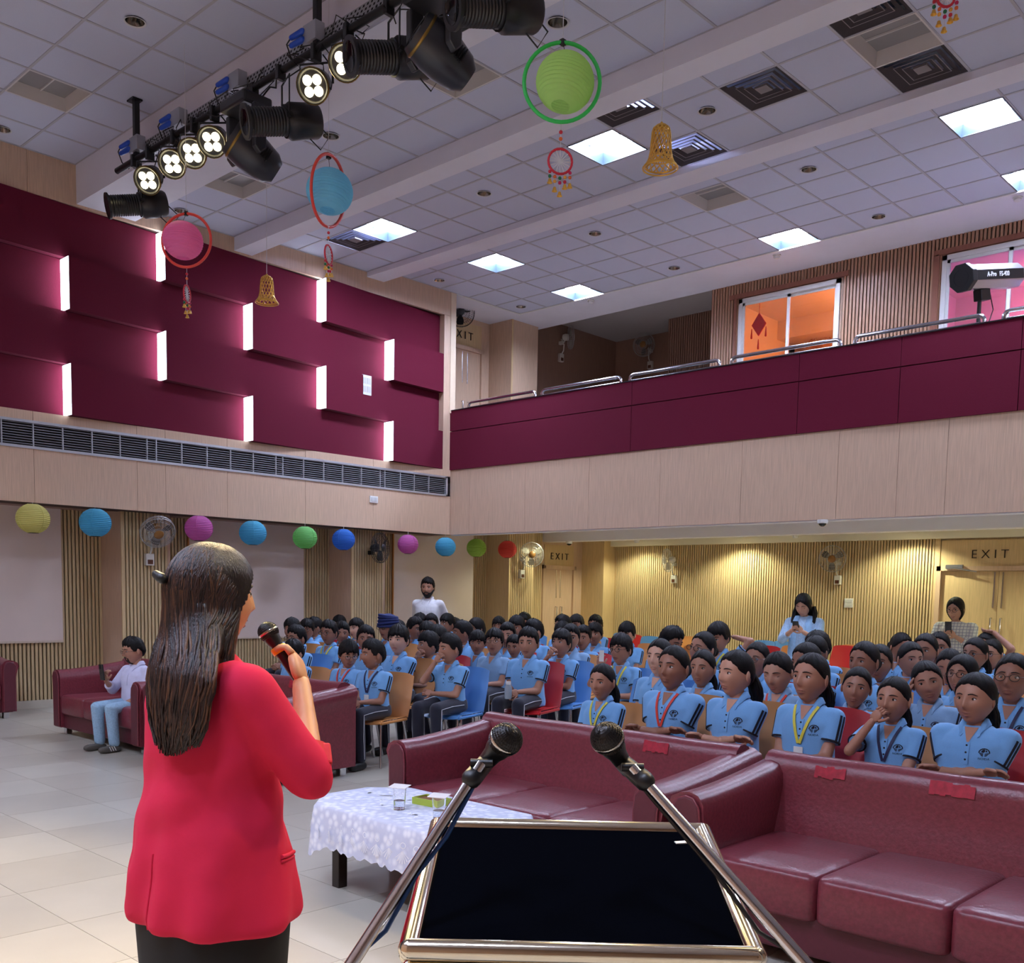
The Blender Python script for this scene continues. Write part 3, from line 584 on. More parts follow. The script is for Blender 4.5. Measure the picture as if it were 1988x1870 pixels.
def hoop_lantern(label, px_, py_, depth, r, pap, hcol, hc, hr, yaw, tilt, off, crot):
    q = Vector(at(px_, py_, depth)); t = thing('hoop_lantern', label, 'lantern', q, 0, 'paper lanterns in hoops')
    lantern_mb(r).xf(Matrix.Rotation(tilt[1], 4, 'X') @ Matrix.Rotation(tilt[0], 4, 'Y')).build('paper_shade', PAP[pap], t, smooth=25)
    RR = Matrix.Rotation(yaw, 4, 'Z'); oc = Vector(at(*hc, depth))-q
    MB().tube([Vector((hr*math.cos(a), 0, hr*math.sin(a))) for a in np.linspace(0, 2*PI, 41)[:-1]], .0125, 8, closed=True).xf(Matrix.Translation(oc) @ RR @ Matrix.Rotation(off, 4, 'X')).build('hoop', HOOP[hcol], t, smooth=80)
    MB().bx(-.014, .014, -.016, .016, -.016, .016).xf(Matrix.Translation(oc+Vector((0, 0, hr)))).build('tape_joint', BLACK, t)
    MB().tube([oc+Vector((0, 0, hr)), (oc.x, oc.y, 6.3-q.z)], .0022, 5).build('cord', CORD, t); MB().tube([oc+Vector((0, 0, hr)), (0, 0, r*.9)], .002, 5).build('inner_cord', WIRE, t)
    s = MB(); tt = t
    ch = bpy.data.objects.new('charm', None)
    charm_off = oc.z-hr
    n0 = len(t.children)
    charm(t, charm_off, rot=crot)
    for c in list(t.children):
        if c.name.split('.')[0] in ('charm_cord', 'bead', 'charm_ring', 'thread', 'tiny_bell'): c.location = (oc.x, oc.y, 0)
    bpy.data.objects.remove(ch); return t
hoop_lantern('light green paper lantern inside a bright green hoop', 1097, 160, 6.2, .182, 'biggreen', 'green', (1091, 160), .235, .75, (.0, -.25), 0., .9)
hoop_lantern('sky blue paper lantern crossed by a tilted red hoop', 640, 372, 8.15, .19, 'bigblue', 'red', (638, 371), .268, 2.0, (-.1, -.2), .15, 2.1)
hoop_lantern('pink paper lantern inside a red hoop by the maroon wall', 355, 467, 9.0, .178, 'bigpink', 'red', (362, 467), .232, .62, (.0, .0), .0, 2.25)
# charm hanging at the top right edge
q = at(1838, -38, 5.6); t = thing('hanging_charm', 'beaded charm with tiny gold bells at the top right edge', 'ornament', q); charm(t, .12, ringr=.05, rot=.8); MB().tube([(0, 0, .12), (0, 0, 6.04-q[2])], .0022, 5).build('cord', CORD, t)
# --- lattice bells
def bell(label, px_, py_, depth, h, r):
    q = at(px_, py_, depth); t = thing('gold_bell', label, 'bell', q, 0, 'hanging lattice bells')
    prof = [(.25, .5), (.45, .46), (.52, .36), (.56, .15), (.60, -.08), (.68, -.24), (.82, -.36), (1.0, -.46)]
    rz = lambda u: (np.interp(u, np.linspace(0, 1, 8), [p[0]*r for p in prof]), np.interp(u, np.linspace(0, 1, 8), [p[1]*h for p in prof]))
    mb = MB()
    for s in (-1, 1):
        for k in range(14):
            pts = []
            for u in np.linspace(0, .93, 18): R_, z_ = rz(u); a = 2*PI*k/14+s*u*2.4; pts.append((R_*math.cos(a), R_*math.sin(a), z_))
            mb.tube(pts, .0045, 5)
    tag(mb.build('lattice', GOLD, t, smooth=80), kind='stuff')
    for u, rr in ((0, .012), (.72, .006), (.93, .008), (1., .007)): R_, z_ = rz(u); MB().tube([(R_*math.cos(a), R_*math.sin(a), z_) for a in np.linspace(0, 2*PI, 29)[:-1]], rr*.8, 6, closed=True).build('rim_ring', GOLD, t, smooth=80)
    MB().lathe([(.25*r, .5*h), (.14*r, .535*h), (.001, .54*h)], 16).build('crown', GOLD, t, smooth=70)
    MB().ell((0, 0, .56*h), (.011, .011, .014), 10, 6).build('knob', GOLD, t, smooth=80); MB().tube([(0, 0, .57*h), (0, 0, 6.04-q[2])], .003, 5).build('cord', CORD, t)
bell('large gold lattice bell hanging beside the green hoop lantern', 1283, 288, 6.8, .285, .118)
bell('smaller-looking gold lattice bell hanging before the maroon wall', 518, 564, 10.4, .275, .118)

# --- wall fans
CAGE = M('fan cage wire', (176, 174, 172), .4, .5); FANW = M('fan white plastic', (212, 208, 198), .4); FANB = M('fan blade', (90, 84, 80), .5)
def fan(label, pos, out, face, cage, blade, hub, box=True, r=.215, boxdz=-.34):
    out = Vector(out); t = thing('wall_fan', label, 'fan', pos, 0, 'wall fans'); o = out.normalized(); B3 = basis(face); c = o*.26
    MB().obx(o*.02+Vector((0, 0, boxdz*.2)), (.03, .03, .06), basis(o)).build('wall_bracket', cage if not box else FANW, t, bevel=.006)
    MB().tube([o*.03, o*.10+Vector((0, 0, -.06)), o*.14], .016, 8).build('arm', cage if not box else FANW, t, smooth=60)
    MB().lathe([(.001, -.16), (.045, -.15), (.062, -.10), (.06, -.04), (.02, -.03), (.001, -.03)], 16, c, B3).build('motor', hub, t, smooth=60)
    mb = MB()
    for rr, z_ in ((r, 0), (r*.98, .03), (r*.98, -.03), (r*.8, .05), (r*.6, .06), (r*.4, .064), (.07, .066), (r*.7, -.055)):
        mb.tube([c+B3@Vector((rr*math.cos(a), rr*math.sin(a), z_)) for a in np.linspace(0, 2*PI, 33)[:-1]], .004 if rr > r*.97 else .002, 5, closed=True)
    for k in range(36):
        a = 2*PI*k/36; ca, sa = math.cos(a), math.sin(a)
        mb.tube([c+B3@Vector((q*ca, q*sa, z_)) for q, z_ in ((.06, .066), (r*.6, .06), (r*.85, .045), (r, 0), (r*.85, -.045), (r*.45, -.06))], .0016, 4)
    tag(mb.build('cage', cage, t), kind='stuff')
    MB().lathe([(.001, .075), (.055, .072), (.06, .064), (.001, .064)], 20, c, B3).build('badge', hub, t, smooth=60)
    for k in range(3):
        mb = MB(); a0 = 2*PI*k/3+.5; gr = []
        for i in range(6):
            q = .04+(r*.86-.04)*i/5; wd = .35+.5*math.sin(PI*min(i/5*.85+.1, 1))
            gr.append([c+B3@Vector((q*math.cos(a0+wd*(s-.5)), q*math.sin(a0+wd*(s-.5)), .02*(s-.5)*2)) for s in (0, .33, .66, 1)])
        mb.loft(gr, closed=False, caps=False); mb.build('blade', blade, t, smooth=80)
    if box:
        b3 = basis(o); cb = o*.03+Vector((0, 0, boxdz)); b = MB().obx(cb, (.055, .075, .03), b3).build('control_box', FANW, t, bevel=.006)
        MB().obx(cb+o*.031+Vector((0, 0, -.03)), (.035, .028, .002), b3).build('switch_window', M('brown switch', (90, 50, 30), .4), b)
        MB().tube([o*.05+Vector((0, 0, boxdz+.07)), o*.09+Vector((0, 0, boxdz+.12)), o*.10+Vector((0, 0, -.1))], .012, 6).build('stem', FANW, t, smooth=60)
BR = M('brown hub badge', (150, 104, 50), .4)
def wallpos(px_, py_, ax, val, out, reach=.26):     # bracket position so that the cage centre projects on the pixel
    q = on(px_, py_, ax, val+reach*Vector(out)['xyz'.index(ax)]); return Vector(q)-Vector(out)*reach
P = wallpos(306, 1033, 'x', XP+.014, (1, 0, 0)); fan('grey wall fan tilted down on the pilaster left of the speaker', P, (1, 0, 0), (.8, -.15, -.55), CAGE, FANB, BR)
P = wallpos(738, 1064, 'x', XP+.014, (1, 0, 0)); fan('black wall fan between royal blue and pink lanterns', P, (1, 0, 0), (.95, .35, 0), BLACK, BLACK, DKG, False, .225)
P = wallpos(1032, 1077, 'x', XP+.014, (1, 0, 0)); fan('wall fan on the pilaster beside the small exit door', P, (1, 0, 0), (.8, -.6, 0), CAGE, M('pale blade', (170, 160, 140), .5), BR)
P = wallpos(1296, 1088, 'y', YK-.014, (0, -1, 0)); fan('white wall fan turned sideways on the ribbed back wall', P, (0, -1, 0), (-1., -.3, -.1), FANW, FANW, FANW)
P = wallpos(1616, 1085, 'y', YK-.014, (0, -1, 0)); fan('wall fan with dark blades above the woman in pale blue', P, (0, -1, 0), (.3, -1, -.1), CAGE, FANB, BR)
P = wallpos(1108, 655, 'x', XL+.01, (1, 0, 0)); fan('wall fan on the dark side wall of the balcony', P, (1, 0, 0), (.75, .65, 0), CAGE, M('pale blade'), FANW)
P = wallpos(1250, 670, 'y', 16.3, (0, -1, 0)); fan('round wall fan on the rear wall of the balcony', P, (0, -1, 0), (.3, -1, 0), CAGE, FANB, BR)
P = wallpos(894, 606, 'x', XL+.02, (1, 0, 0)); fan('black wall fan half hidden behind the end post upstairs', P, (1, 0, 0), (.9, -.5, 0), BLACK, BLACK, DKG, False, .24)
# --- plates, cameras, detectors
def plate(label, px_, py_, ax, val, w_, h_, n, out):
    q = on(px_, py_, ax, val); t = thing('switch_plate', label, 'switch', q); o = Vector(out); B3 = basis(o)
    MB().obx(o*.008, (w_/2, h_/2, .008), B3).build('plate', WHITE, t, bevel=.003)
    for k in range(n):
        for j in range(2): MB().obx(o*.018+B3@Vector(((j-.5)*w_*.45, (k-(n-1)/2)*h_/n*.85, 0)), (w_*.17, h_/n*.3, .003), B3).build('rocker', M('grey rocker', (206, 206, 206), .4), t)
plate('white switch plate on the maroon wall', 711, 748, 'x', -11.875, .17, .28, 2, (1, 0, 0))
plate('white socket plate on the wood band below the air grille', 725, 970, 'x', XU, .15, .10, 1, (1, 0, 0))
plate('white switch board on the ribbed back wall', 1648, 1171, 'y', YK-.014, .15, .15, 2, (0, -1, 0))
def dome(label, px_, py_, z):
    q = on(px_, py_, 'z', z); t = thing('dome_camera', label, 'security camera', q, 0, 'dome cameras below the balcony')
    MB().lathe([(.001, 0), (.06, 0), (.062, -.03), (.055, -.045), (.001, -.045)], 20).build('housing', WHITE, t, smooth=40); MB().ell((0, 0, -.04), (.045, .045, .04), 16, 10).build('dome', LENSD, t, smooth=80)
dome('dome camera under the balcony edge above the back wall fans', 1597, 1009, 2.44); dome('dome camera near the small exit door', 1105, 1051, 2.52)
def smoke(label, px_, py_, z):
    q = on(px_, py_, 'z', z); t = thing('smoke_detector', label, 'smoke detector', q, 0, 'ceiling smoke detectors')
    MB().lathe([(.001, 0), (.055, 0), (.055, -.015), (.001, -.015)], 18).build('base', WHITE, t, smooth=40); MB().lathe([(.04, -.015), (.042, -.035), (.03, -.048), (.001, -.05)], 18).build('sensor', WHITE, t, smooth=40)
smoke('smoke detector on the rear soffit, leftmost', 1147, 583, 6.21); smoke('smoke detector on the rear soffit left of the orange window', 1508, 495, 6.21); smoke('smoke detector on the rear soffit at the right edge', 1976, 383, 6.21)
smoke('smoke detector below the balcony near the left wall fan', 1236, 1049, 2.52); smoke('smoke detector below the balcony right of the dome camera', 1544, 1039, 2.52)
# --- lit downlights below the balcony
for k, (x, y, z) in enumerate(((-9.25, 15.25, 2.62), (-6.3, 15.25, 2.62), (-3.2, 15.25, 2.62), (-11.4, 15.2, 2.62), (-11.4, 13.2, 2.75), (-8.6, 13.0, 2.75), (-5.2, 13.0, 2.75), (-2.0, 13.0, 2.75), (1.2, 13.0, 2.75))):
    t = thing('recessed_lamp', 'small warm recessed lamp hidden above the beam below the balcony', 'ceiling light', (x, y, z), 0, 'warm lamps below the balcony')
    MB().lathe([(.07, -.006), (.06, -.008), (.05, -.002)], 16).build('ring', WHITE, t, smooth=60); MB().lathe([(.05, -.003), (.001, -.003)], 16).build('diffuser', M('warm lamp disc', (255, 240, 200), .4, emit=12, ecol=(255, 244, 200)), t)
    lamp('bulb', 'SPOT', (0, 0, -.02), L_DOWN*(1.6 if k < 3 else 1.), (252, 255, 216), .04, t, spot=140, blend=.5)
# --- control booth: lamps and contents
lamp('booth_bulb', 'POINT', (-6.5, 14.6, 5.3), 26, (255, 150, 84), .15); lamp('booth_bulb', 'POINT', (-4.6, 15.3, 5.5), 13, (240, 120, 170), .12); lamp('booth_bulb', 'POINT', (-3.5, 14.3, 4.9), 12, (140, 110, 255), .12)
fan('brass wall fan seen through the orange booth window', Vector((-8.0, 15.9, 5.62)), (0, -1, 0), (.3, -1, .2), M('brass wire', (190, 140, 70), .3, .8), M('brass blade', (180, 130, 70), .4), BR, False, .23)
q = on(1473, 630, 'y', 13.72); t = thing('wall_hanging', 'red diamond-shaped hanging with tassels inside the orange booth window', 'ornament', q); RD = M('red felt', (176, 20, 34), .8)
MB().prism([(0, 0, .17), (.12, 0, 0), (0, 0, -.17), (-.12, 0, 0)], (0, .02, 0)).build('diamond', RD, t)
for x, z in ((0, -.17), (.12, 0), (-.12, 0)): MB().cap((x, .01, z-.05), (x, .01, z-.18), .006, .016, 8).build('tassel', RD, t)
MB().tube([(0, .01, .17), (0, .01, .45)], .004, 5).build('cord', RD, t)
for k, (x, lb) in enumerate(((-7.85, 'black monitor behind the left pane of the orange booth window'), (-7.1, 'black monitor behind the right pane of the orange booth window'), (-4.05, 'black monitor behind the purple booth window'))):
    t = thing('monitor', lb, 'monitor', (x, 13.95, 4.25), 0, 'booth monitors'); MB().bx(-.26, .26, -.02, .02, .1, .44).build('screen', BLACK, t, bevel=.006); MB().bx(-.03, .03, .0, .03, 0, .15).build('stand', BLACK, t); MB().bx(-.12, .12, -.08, .08, 0, .012).build('foot', BLACK, t)
t = thing('booth_desk', 'dark control desk behind the booth windows', 'desk', (-6, 14.0, 3.5)); MB().bx(-2.5, -.1, -.3, .3, .7, .75).build('desk_top', BLACK, t); MB().bx(.1, 2.6, -.3, .3, .7, .75).build('desk_top', BLACK, t)
for x in (-2.4, -.2, .2, 2.5): MB().bx(x-.03, x+.03, -.28, .28, 0, .7).build('leg', BLACK, t)
# --- follow spot on the balcony
q0 = Vector(on(1868, 540, 'y', 11.45)); ax_ = Vector((.22, .93, .20)).normalized(); B3 = basis(-ax_)
t = thing('follow_spot', 'silver and black follow spot on a black stand at the balcony edge', 'stage lamp', (q0.x, q0.y, 4.402)); c = q0-Vector((q0.x, q0.y, 4.402))
oct_ = lambda r, s, z: [c+B3@Vector((r*math.cos(a)*1., r*math.sin(a)*s, z)) for a in (PI/8+k*PI/4 for k in range(8))]
MB().loft([oct_(.14, 1, -.05), oct_(.14, 1, -1.0)]).build('body', BRUSH, t, bevel=.01); MB().loft([oct_(.155, 1, .02), oct_(.155, 1, -.06)]).build('front_collar', BLACK, t, bevel=.008)
MB().lathe([(.085, .024), (.08, -.02), (.001, -.02)], 20, c, B3).build('lens', LENSD, t, smooth=60)
sidev = ax_.cross(Vector((0, 0, 1))).normalized(); upv = sidev.cross(ax_).normalized()
S3 = Matrix((ax_, -sidev, upv)).transposed()
MB().obx(c+ax_*.5+sidev*.128, (.46, .008, .052), S3).build('side_band', BLACK, t)
tm = text_mb('A-Pro   FS-400', .07, .004, .001); tm.xf(Matrix.Translation(c+ax_*.46+sidev*.139) @ S3.to_4x4()); tm.build('brand_lettering', WHITE, t)
MB().obx(c+ax_*.35-upv*.19, (.09, .05, .06), S3).build('bracket', BLACK, t, bevel=.01)
bp_ = c+ax_*.35; MB().tube([(bp_.x, bp_.y, bp_.z-.2), (bp_.x, bp_.y, -.9)], .022, 10).build('stand_pole', BLACK, t, smooth=60)
for k in range(3): a = k*2*PI/3+.3; MB().tube([(bp_.x, bp_.y, -.5), (bp_.x+.35*math.cos(a), bp_.y+.35*math.sin(a), -.89)], .012, 6).build('leg', BLACK, t)
MB().tube([c+ax_*.5-upv*.15, c+ax_*.55-upv*.35, (bp_.x+.1, bp_.y, .15), (bp_.x, bp_.y, .0)], .006, 6).build('lead', CABLE, t, smooth=60)
# ================================================================ furniture
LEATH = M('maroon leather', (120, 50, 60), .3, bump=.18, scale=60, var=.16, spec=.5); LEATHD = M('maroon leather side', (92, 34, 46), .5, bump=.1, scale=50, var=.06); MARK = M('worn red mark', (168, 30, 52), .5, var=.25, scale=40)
def sq(mb, c, r, e1=.3, e2=.3, nu=28, nv=16, m=0):  # rounded block
    pw = lambda a, e: math.copysign(abs(a)**e, a); v = []; f = []
    for j in range(nv+1):
        th = -PI/2+PI*j/nv
        for i in range(nu):
            ph = 2*PI*i/nu; v.append((c[0]+r[0]*pw(math.cos(th), e1)*pw(math.cos(ph), e2), c[1]+r[1]*pw(math.cos(th), e1)*pw(math.sin(ph), e2), c[2]+r[2]*pw(math.sin(th), e1)))
    for j in range(nv):
        for i in range(nu): k = (i+1) % nu; f.append((j*nu+i, j*nu+k, (j+1)*nu+k, (j+1)*nu+i))
    return mb.add(v, f, m)
def sofa(label, x0, x1, yf, D=.86, rz=0., pos=None, marks=(), seats=3, hb=.77, ha=.665):
    W = x1-x0; t = thing('sofa', label, 'sofa', pos if pos else ((x0+x1)/2, yf, 0), rz, 'maroon leather sofas'); a = .16; hw = W/2
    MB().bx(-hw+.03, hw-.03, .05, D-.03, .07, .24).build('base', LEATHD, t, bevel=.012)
    cw = (W-2*a)/seats
    for k in range(seats):
        cx = -hw+a+cw*(k+.5); mb = MB(); sq(mb, (cx, .34, .315), (cw/2+.004, .335, .105), .22, .16); c = mb.build('seat_cushion', LEATH, t, smooth=75)
    prof = [(.60, .30), (.615, .40), (.66, .52), (.685, .62), (.69, .70), (.705, .745), (.735, hb), (.775, hb+.004), (.815, hb-.012), (.84, hb-.05), (.85, hb-.12), (.845, .3), (.84, .08), (.62, .08)]
    n = 9; rings = []
    for k in range(n):
        x = -hw+.05+(W-.1)*k/(n-1); rings.append([(x, y*D/.86, z-.006*abs(math.sin(3*PI*k/(n-1)))) for y, z in prof])
    MB().loft(rings).build('backrest', LEATH, t, smooth=55)
    for s in (-1, 1):
        rings = []
        for k in range(12):
            u = k/11; y = D*u if k else .0; h = ha+(hb-.015-ha)*max(0, (u-.12)/.88)**1.35; yy = max(.015, y-.01)
            fl_ = .035*(1-u*.4)
            sec = [(0, .08), (0, h-.12), (.005, h-.05), (.03, h-.012), (.075, h), (.12, h-.006), (.155+fl_*.4, h-.03), (.168+fl_*.5, h-.07), (.155+fl_*.3, h-.12), (.15, h-.2), (.15, .08)]
            rings.append([(s*(hw-a+q), yy, z) for q, z in sec])
        ar = MB().loft(rings).build('armrest', LEATH, t, smooth=50)
        # curved front facing of the arm with piping
        sec0 = [(q, z) for q, z in sec]; h = ha
        out = [(.012, .09), (.012, h-.13), (.02, h-.06), (.05, h-.025), (.085, h-.018), (.125, h-.03), (.15, h-.07), (.14, h-.13), (.135, .09)]
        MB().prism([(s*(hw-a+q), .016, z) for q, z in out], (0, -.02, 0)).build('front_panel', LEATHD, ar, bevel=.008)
        MB().tube([(s*(hw-a+q), .004, z) for q, z in out], .006, 6).build('piping', LEATH, ar, smooth=80)
        MB().bx(s*(hw-.1)-.03, s*(hw-.1)+.03, .08, .14, 0, .07).build('leg', CHROME, t, bevel=.004); MB().bx(s*(hw-.1)-.03, s*(hw-.1)+.03, D-.12, D-.06, 0, .07).build('leg', CHROME, t, bevel=.004)
    for x, w_, h_ in marks:
        poly = [(x-w_/2, z) for z in (0, h_)]; zc = hb-.085; yy = lambda z: np.interp(z, [.62, .70, .745], [.685, .69, .705])*D/.86-.006
        mb = MB(); N = 8
        for k in range(N):
            xa, xb = x-w_/2+w_*k/N, x-w_/2+w_*(k+1)/N; j0, j1 = random.uniform(-.006, .006), random.uniform(-.006, .006)
            mb.quad((xa, yy(zc+j0), zc+j0), (xb, yy(zc+j0), zc+j0), (xb, yy(zc+h_+j1), zc+h_+j1), (xa, yy(zc+h_+j1), zc+h_+j1))
        mb.build('worn_mark', MARK, t)
    return t
sofa('maroon leather sofa with two worn red marks behind the lectern, at right', -2.465, -.58, 3.63, D=.88, marks=((-.55, .15, .05), (.0, .19, .055)))
sofa('maroon leather sofa between the lace-covered table and the seated girls', -4.44, -2.535, 3.65, D=.88, marks=((-.62, .1, .035), (.42, .16, .055)))
sofa('maroon leather sofa directly right of the speaker in red', -8.44, -6.5, 4.15, D=.88, marks=((.35, .2, .06),))
sofa('maroon leather sofa with the man holding a phone', -10.40, -8.52, 4.15, D=.88)
sofa('maroon leather sofa against the wall at the left frame edge', -.71, .71, 0, rz=PI/2, pos=(-11.86, 3.64, 0), seats=2)

# ---- coffee table with lace cloth
TX0, TX1, TY0, TY1, TZ = -4.33, -3.08, 2.95, 3.59, .43
t = thing('coffee_table', 'dark wood coffee table below a white lace cloth', 'table', ((TX0+TX1)/2, (TY0+TY1)/2, 0)); hx, hy = (TX1-TX0)/2, (TY1-TY0)/2
DW = M('dark table wood', (38, 28, 24), .4, var=.1, scale=12); ch = .17
octo = lambda e, z, c=ch: [(-hx-e+c, -hy-e, z), (hx+e-c, -hy-e, z), (hx+e, -hy-e+c, z), (hx+e, hy+e-c, z), (hx+e-c, hy+e, z), (-hx-e+c, hy+e, z), (-hx-e, hy+e-c, z), (-hx-e, -hy-e+c, z)]
MB().prism(octo(-.01, TZ-.04), (0, 0, .034)).build('table_top', DW, t)
for sx in (-1, 1):
    for sy in (-1, 1): MB().bx(sx*(hx-.26)-.028, sx*(hx-.26)+.028, sy*(hy-.09)-.028, sy*(hy-.09)+.028, 0, TZ-.04).build('leg', DW, t, bevel=.004)
LACE = M('white lace', (232, 234, 244), .8); nt = LACE.node_tree; bs = nt.nodes['Principled BSDF']; vo = nt.nodes.new('ShaderNodeTexVoronoi'); vo.inputs['Scale'].default_value = 26
tc = nt.nodes.new('ShaderNodeTexCoord'); nt.links.new(tc.outputs['Object'], vo.inputs['Vector']); rp = nt.nodes.new('ShaderNodeValToRGB'); rp.color_ramp.elements[0].position = .2; rp.color_ramp.elements[0].color = S(238, 240, 248); rp.color_ramp.elements[1].position = .6; rp.color_ramp.elements[1].color = S(204, 208, 226)
nt.links.new(vo.outputs['Distance'], rp.inputs[0]); nt.links.new(rp.outputs[0], bs.inputs['Base Color'])
cl = thing('lace_tablecloth', 'white lace tablecloth draped over the coffee table', 'tablecloth', ((TX0+TX1)/2, (TY0+TY1)/2, TZ-.004))
# dense outline walk
o8 = octo(.0, 0); dense = []
for i in range(8):
    a, b = Vector(o8[i]), Vector(o8[(i+1) % 8]); n = max(3, int((b-a).length/.022))
    for k in range(n): dense.append(a.lerp(b, k/n))
N = len(dense); arc = [0.]
for i in range(N): arc.append(arc[-1]+(dense[(i+1) % N]-dense[i]).length)
rows = []
for lv, (dz, e) in enumerate(((.004, -.03), (.004, -.004), (-.006, .004), (-.05, .012), (-.1, .02), (-.15, .028), (-.185, .033))):
    rg = []
    for i, p in enumerate(dense):
        nrm = Vector((p.x/hx, p.y/hy, 0)).normalized(); fold = math.sin(arc[i]*22)*.01*max(0, lv-2)/4; sc_ = -.022*abs(math.sin(arc[i]*PI/.075)) if lv == 6 else 0
        cor = -.12*max(0, (abs(p.x)/hx+abs(p.y)/hy-1.52)/.35) if lv > 3 else 0
        q = p+nrm*(e+fold); rg.append((q.x, q.y, dz+sc_+cor*(lv-3)/3))
    rows.append(rg)
mb = MB(); mb.loft(rows, caps=False); mb.add(rows[0], [tuple(range(N))]); mb.build('cloth', LACE, cl, smooth=60)
MOT = M('raised lace thread', (246, 247, 252), .7); mb = MB()
for i in range(N):                                  # shell motifs along the hem and rosettes above them
    if i % 4 == 0:
        p = dense[i]; nrm = Vector((p.x/hx, p.y/hy, 0)).normalized(); tg = Vector((-nrm.y, nrm.x, 0)); c0 = p+nrm*.034
        for k in range(7):
            a = (k-3)*.33; e = c0+tg*math.sin(a)*.042+Vector((0, 0, -.10-math.cos(a)*.06)); s = c0+Vector((0, 0, -.10))
            w_ = tg*.0035; mb.quad(s-w_*.3, s+w_*.3, e+w_, e-w_)
        cc = c0-nrm*.006+Vector((0, 0, -.075))
        for k in range(8): a = k*PI/4; mb.quad(cc+(tg*math.cos(a)+Vector((0, 0, math.sin(a))))*.012, cc+(tg*math.cos(a+.785)+Vector((0, 0, math.sin(a+.785))))*.012, cc+(tg*math.cos(a+.785)+Vector((0, 0, math.sin(a+.785))))*.016, cc+(tg*math.cos(a)+Vector((0, 0, math.sin(a))))*.016)
random.seed(5)
for k in range(70):                                 # leaf sprays on the top
    a = random.uniform(0, 2*PI); rx_, ry_ = random.choice(((.42, .15), (.30, .12), (.5, .24))); cx, cy = rx_*math.cos(a), ry_*math.sin(a); b = random.uniform(0, PI); u = Vector((math.cos(b), math.sin(b), 0)); v = Vector((-u.y, u.x, 0)); c0 = Vector((cx, cy, .0055))
    mb.add([c0-u*.03, c0+v*.009, c0+u*.03, c0-v*.009], [(0, 1, 2, 3)])
tag(mb.build('lace_motif', MOT, cl), kind='stuff')
GLS = M('drinking glass', (255, 255, 255), .02, trans=1.); COAST = M('paper coaster', (236, 230, 226), .7); WAT = M('drinking water', (240, 248, 255), .0, trans=1.)
def tumbler(label, px_, py_):
    q = on(px_, py_, 'z', TZ); t = thing('water_glass', label, 'glass', (q[0], q[1], TZ+.001), 0, 'water glasses on the lace cloth')
    MB().lathe([(.001, .002), (.028, .002), (.034, .115), (.032, .115), (.026, .01), (.001, .01)], 24).build('tumbler', GLS, t, smooth=40); MB().lathe([(.001, .011), (.0262, .011), (.028, .045), (.001, .045)], 20).build('water', WAT, t, smooth=40)
    MB().bx(-.045, .045, -.045, .045, .116, .119).build('cover_card', COAST, t, rot=(0.04, 0.02, .5))
tumbler('water glass with a card cover, left on the lace cloth', 775, 1572); tumbler('water glass with a card cover, beside the green dish', 852, 1592)
q = on(838, 1562, 'z', TZ); t = thing('serving_dish', 'shallow lime green rectangular dish on the lace cloth', 'dish', (q[0], q[1], TZ+.001), .1); LG = M('lime plastic', (176, 196, 70), .4)
mb = MB(); mb.bx(-.085, .085, -.055, .055, 0, .006); mb.bx(-.085, .085, -.055, -.049, .006, .034); mb.bx(-.085, .085, .049, .055, .006, .034); mb.bx(-.085, -.079, -.049, .049, .006, .034); mb.bx(.079, .085, -.049, .049, .006, .034); mb.build('dish', LG, t); MB().bx(-.078, .078, -.048, .048, .008, .026).build('contents', M('brown sweets', (130, 84, 40), .7, bump=.6, scale=60, var=.3), t)

# ---- lectern
PY_, PT_, PD_, PW_ = math.radians(42.643), math.radians(9.178), .526, .56
t = thing('lectern', 'lectern with black slanted top and polished steel frame', 'lectern', (-.92, 1.1363, 0), PY_)
GOLDS = M('polished gilded steel', (226, 216, 194), .13, 1.); z0 = .959; up = lambda x, d, h=0: Vector((x, d*math.cos(PT_)-h*math.sin(PT_), z0+d*math.sin(PT_)+h*math.cos(PT_)))
hw = PW_/2; B_ = Matrix.Rotation(PT_, 4, 'X')
mb = MB(); mb.add([up(-hw+.03, .02, .004), up(hw-.03, .02, .004), up(hw-.03, PD_-.02, .004), up(-hw+.03, PD_-.02, .004), up(-hw+.03, .02, -.02), up(hw-.03, .02, -.02), up(hw-.03, PD_-.02, -.02), up(-hw+.03, PD_-.02, -.02)], [(0, 1, 2, 3), (7, 6, 5, 4), (0, 4, 5, 1), (1, 5, 6, 2), (2, 6, 7, 3), (3, 7, 4, 0)])
mb.build('black_top', M('black felt board', (4, 5, 10), .95, var=.25, scale=300, spec=.0), t)
r_ = .017
for nm, a, b in (('frame_tube', up(-hw+r_, r_), up(hw-r_, r_)), ('frame_tube', up(-hw+r_, PD_-r_), up(hw-r_, PD_-r_)), ('frame_tube', up(-hw+r_, r_), up(-hw+r_, PD_-r_)), ('frame_tube', up(hw-r_, r_), up(hw-r_, PD_-r_)),):
    MB().cap(a, b, r_, r_, 14).build(nm, GOLDS, t, smooth=80)
for s in (-1, 1):
    MB().cap(up(s*(hw-.012), .05, -.03), up(s*(hw-.012), PD_*.55, -.03), .015, .015, 12).build('side_tube', GOLDS, t, smooth=80)
    MB().cap(up(s*(hw-.03), .06, -.03), (s*(hw-.03), .10, .03), .018, .018, 12).build('post', GOLDS, t, smooth=80); MB().cap(up(s*(hw-.03), PD_-.06, -.03), (s*(hw-.03), PD_-.08, .03), .018, .018, 12).build('post', GOLDS, t, smooth=80)
MB().cap(up(-hw+.02, .02, -.035), up(hw-.02, .02, -.035), .016, .016, 12).build('lower_tube', GOLDS, t, smooth=80)
MB().bx(-hw+.02, hw-.02, PD_-.10, PD_-.08, .05, .9).build('front_board', LEATHD, t); MB().bx(-hw-.02, hw+.02, .0, PD_, 0, .03).build('foot_plate', BLACK, t, bevel=.006)
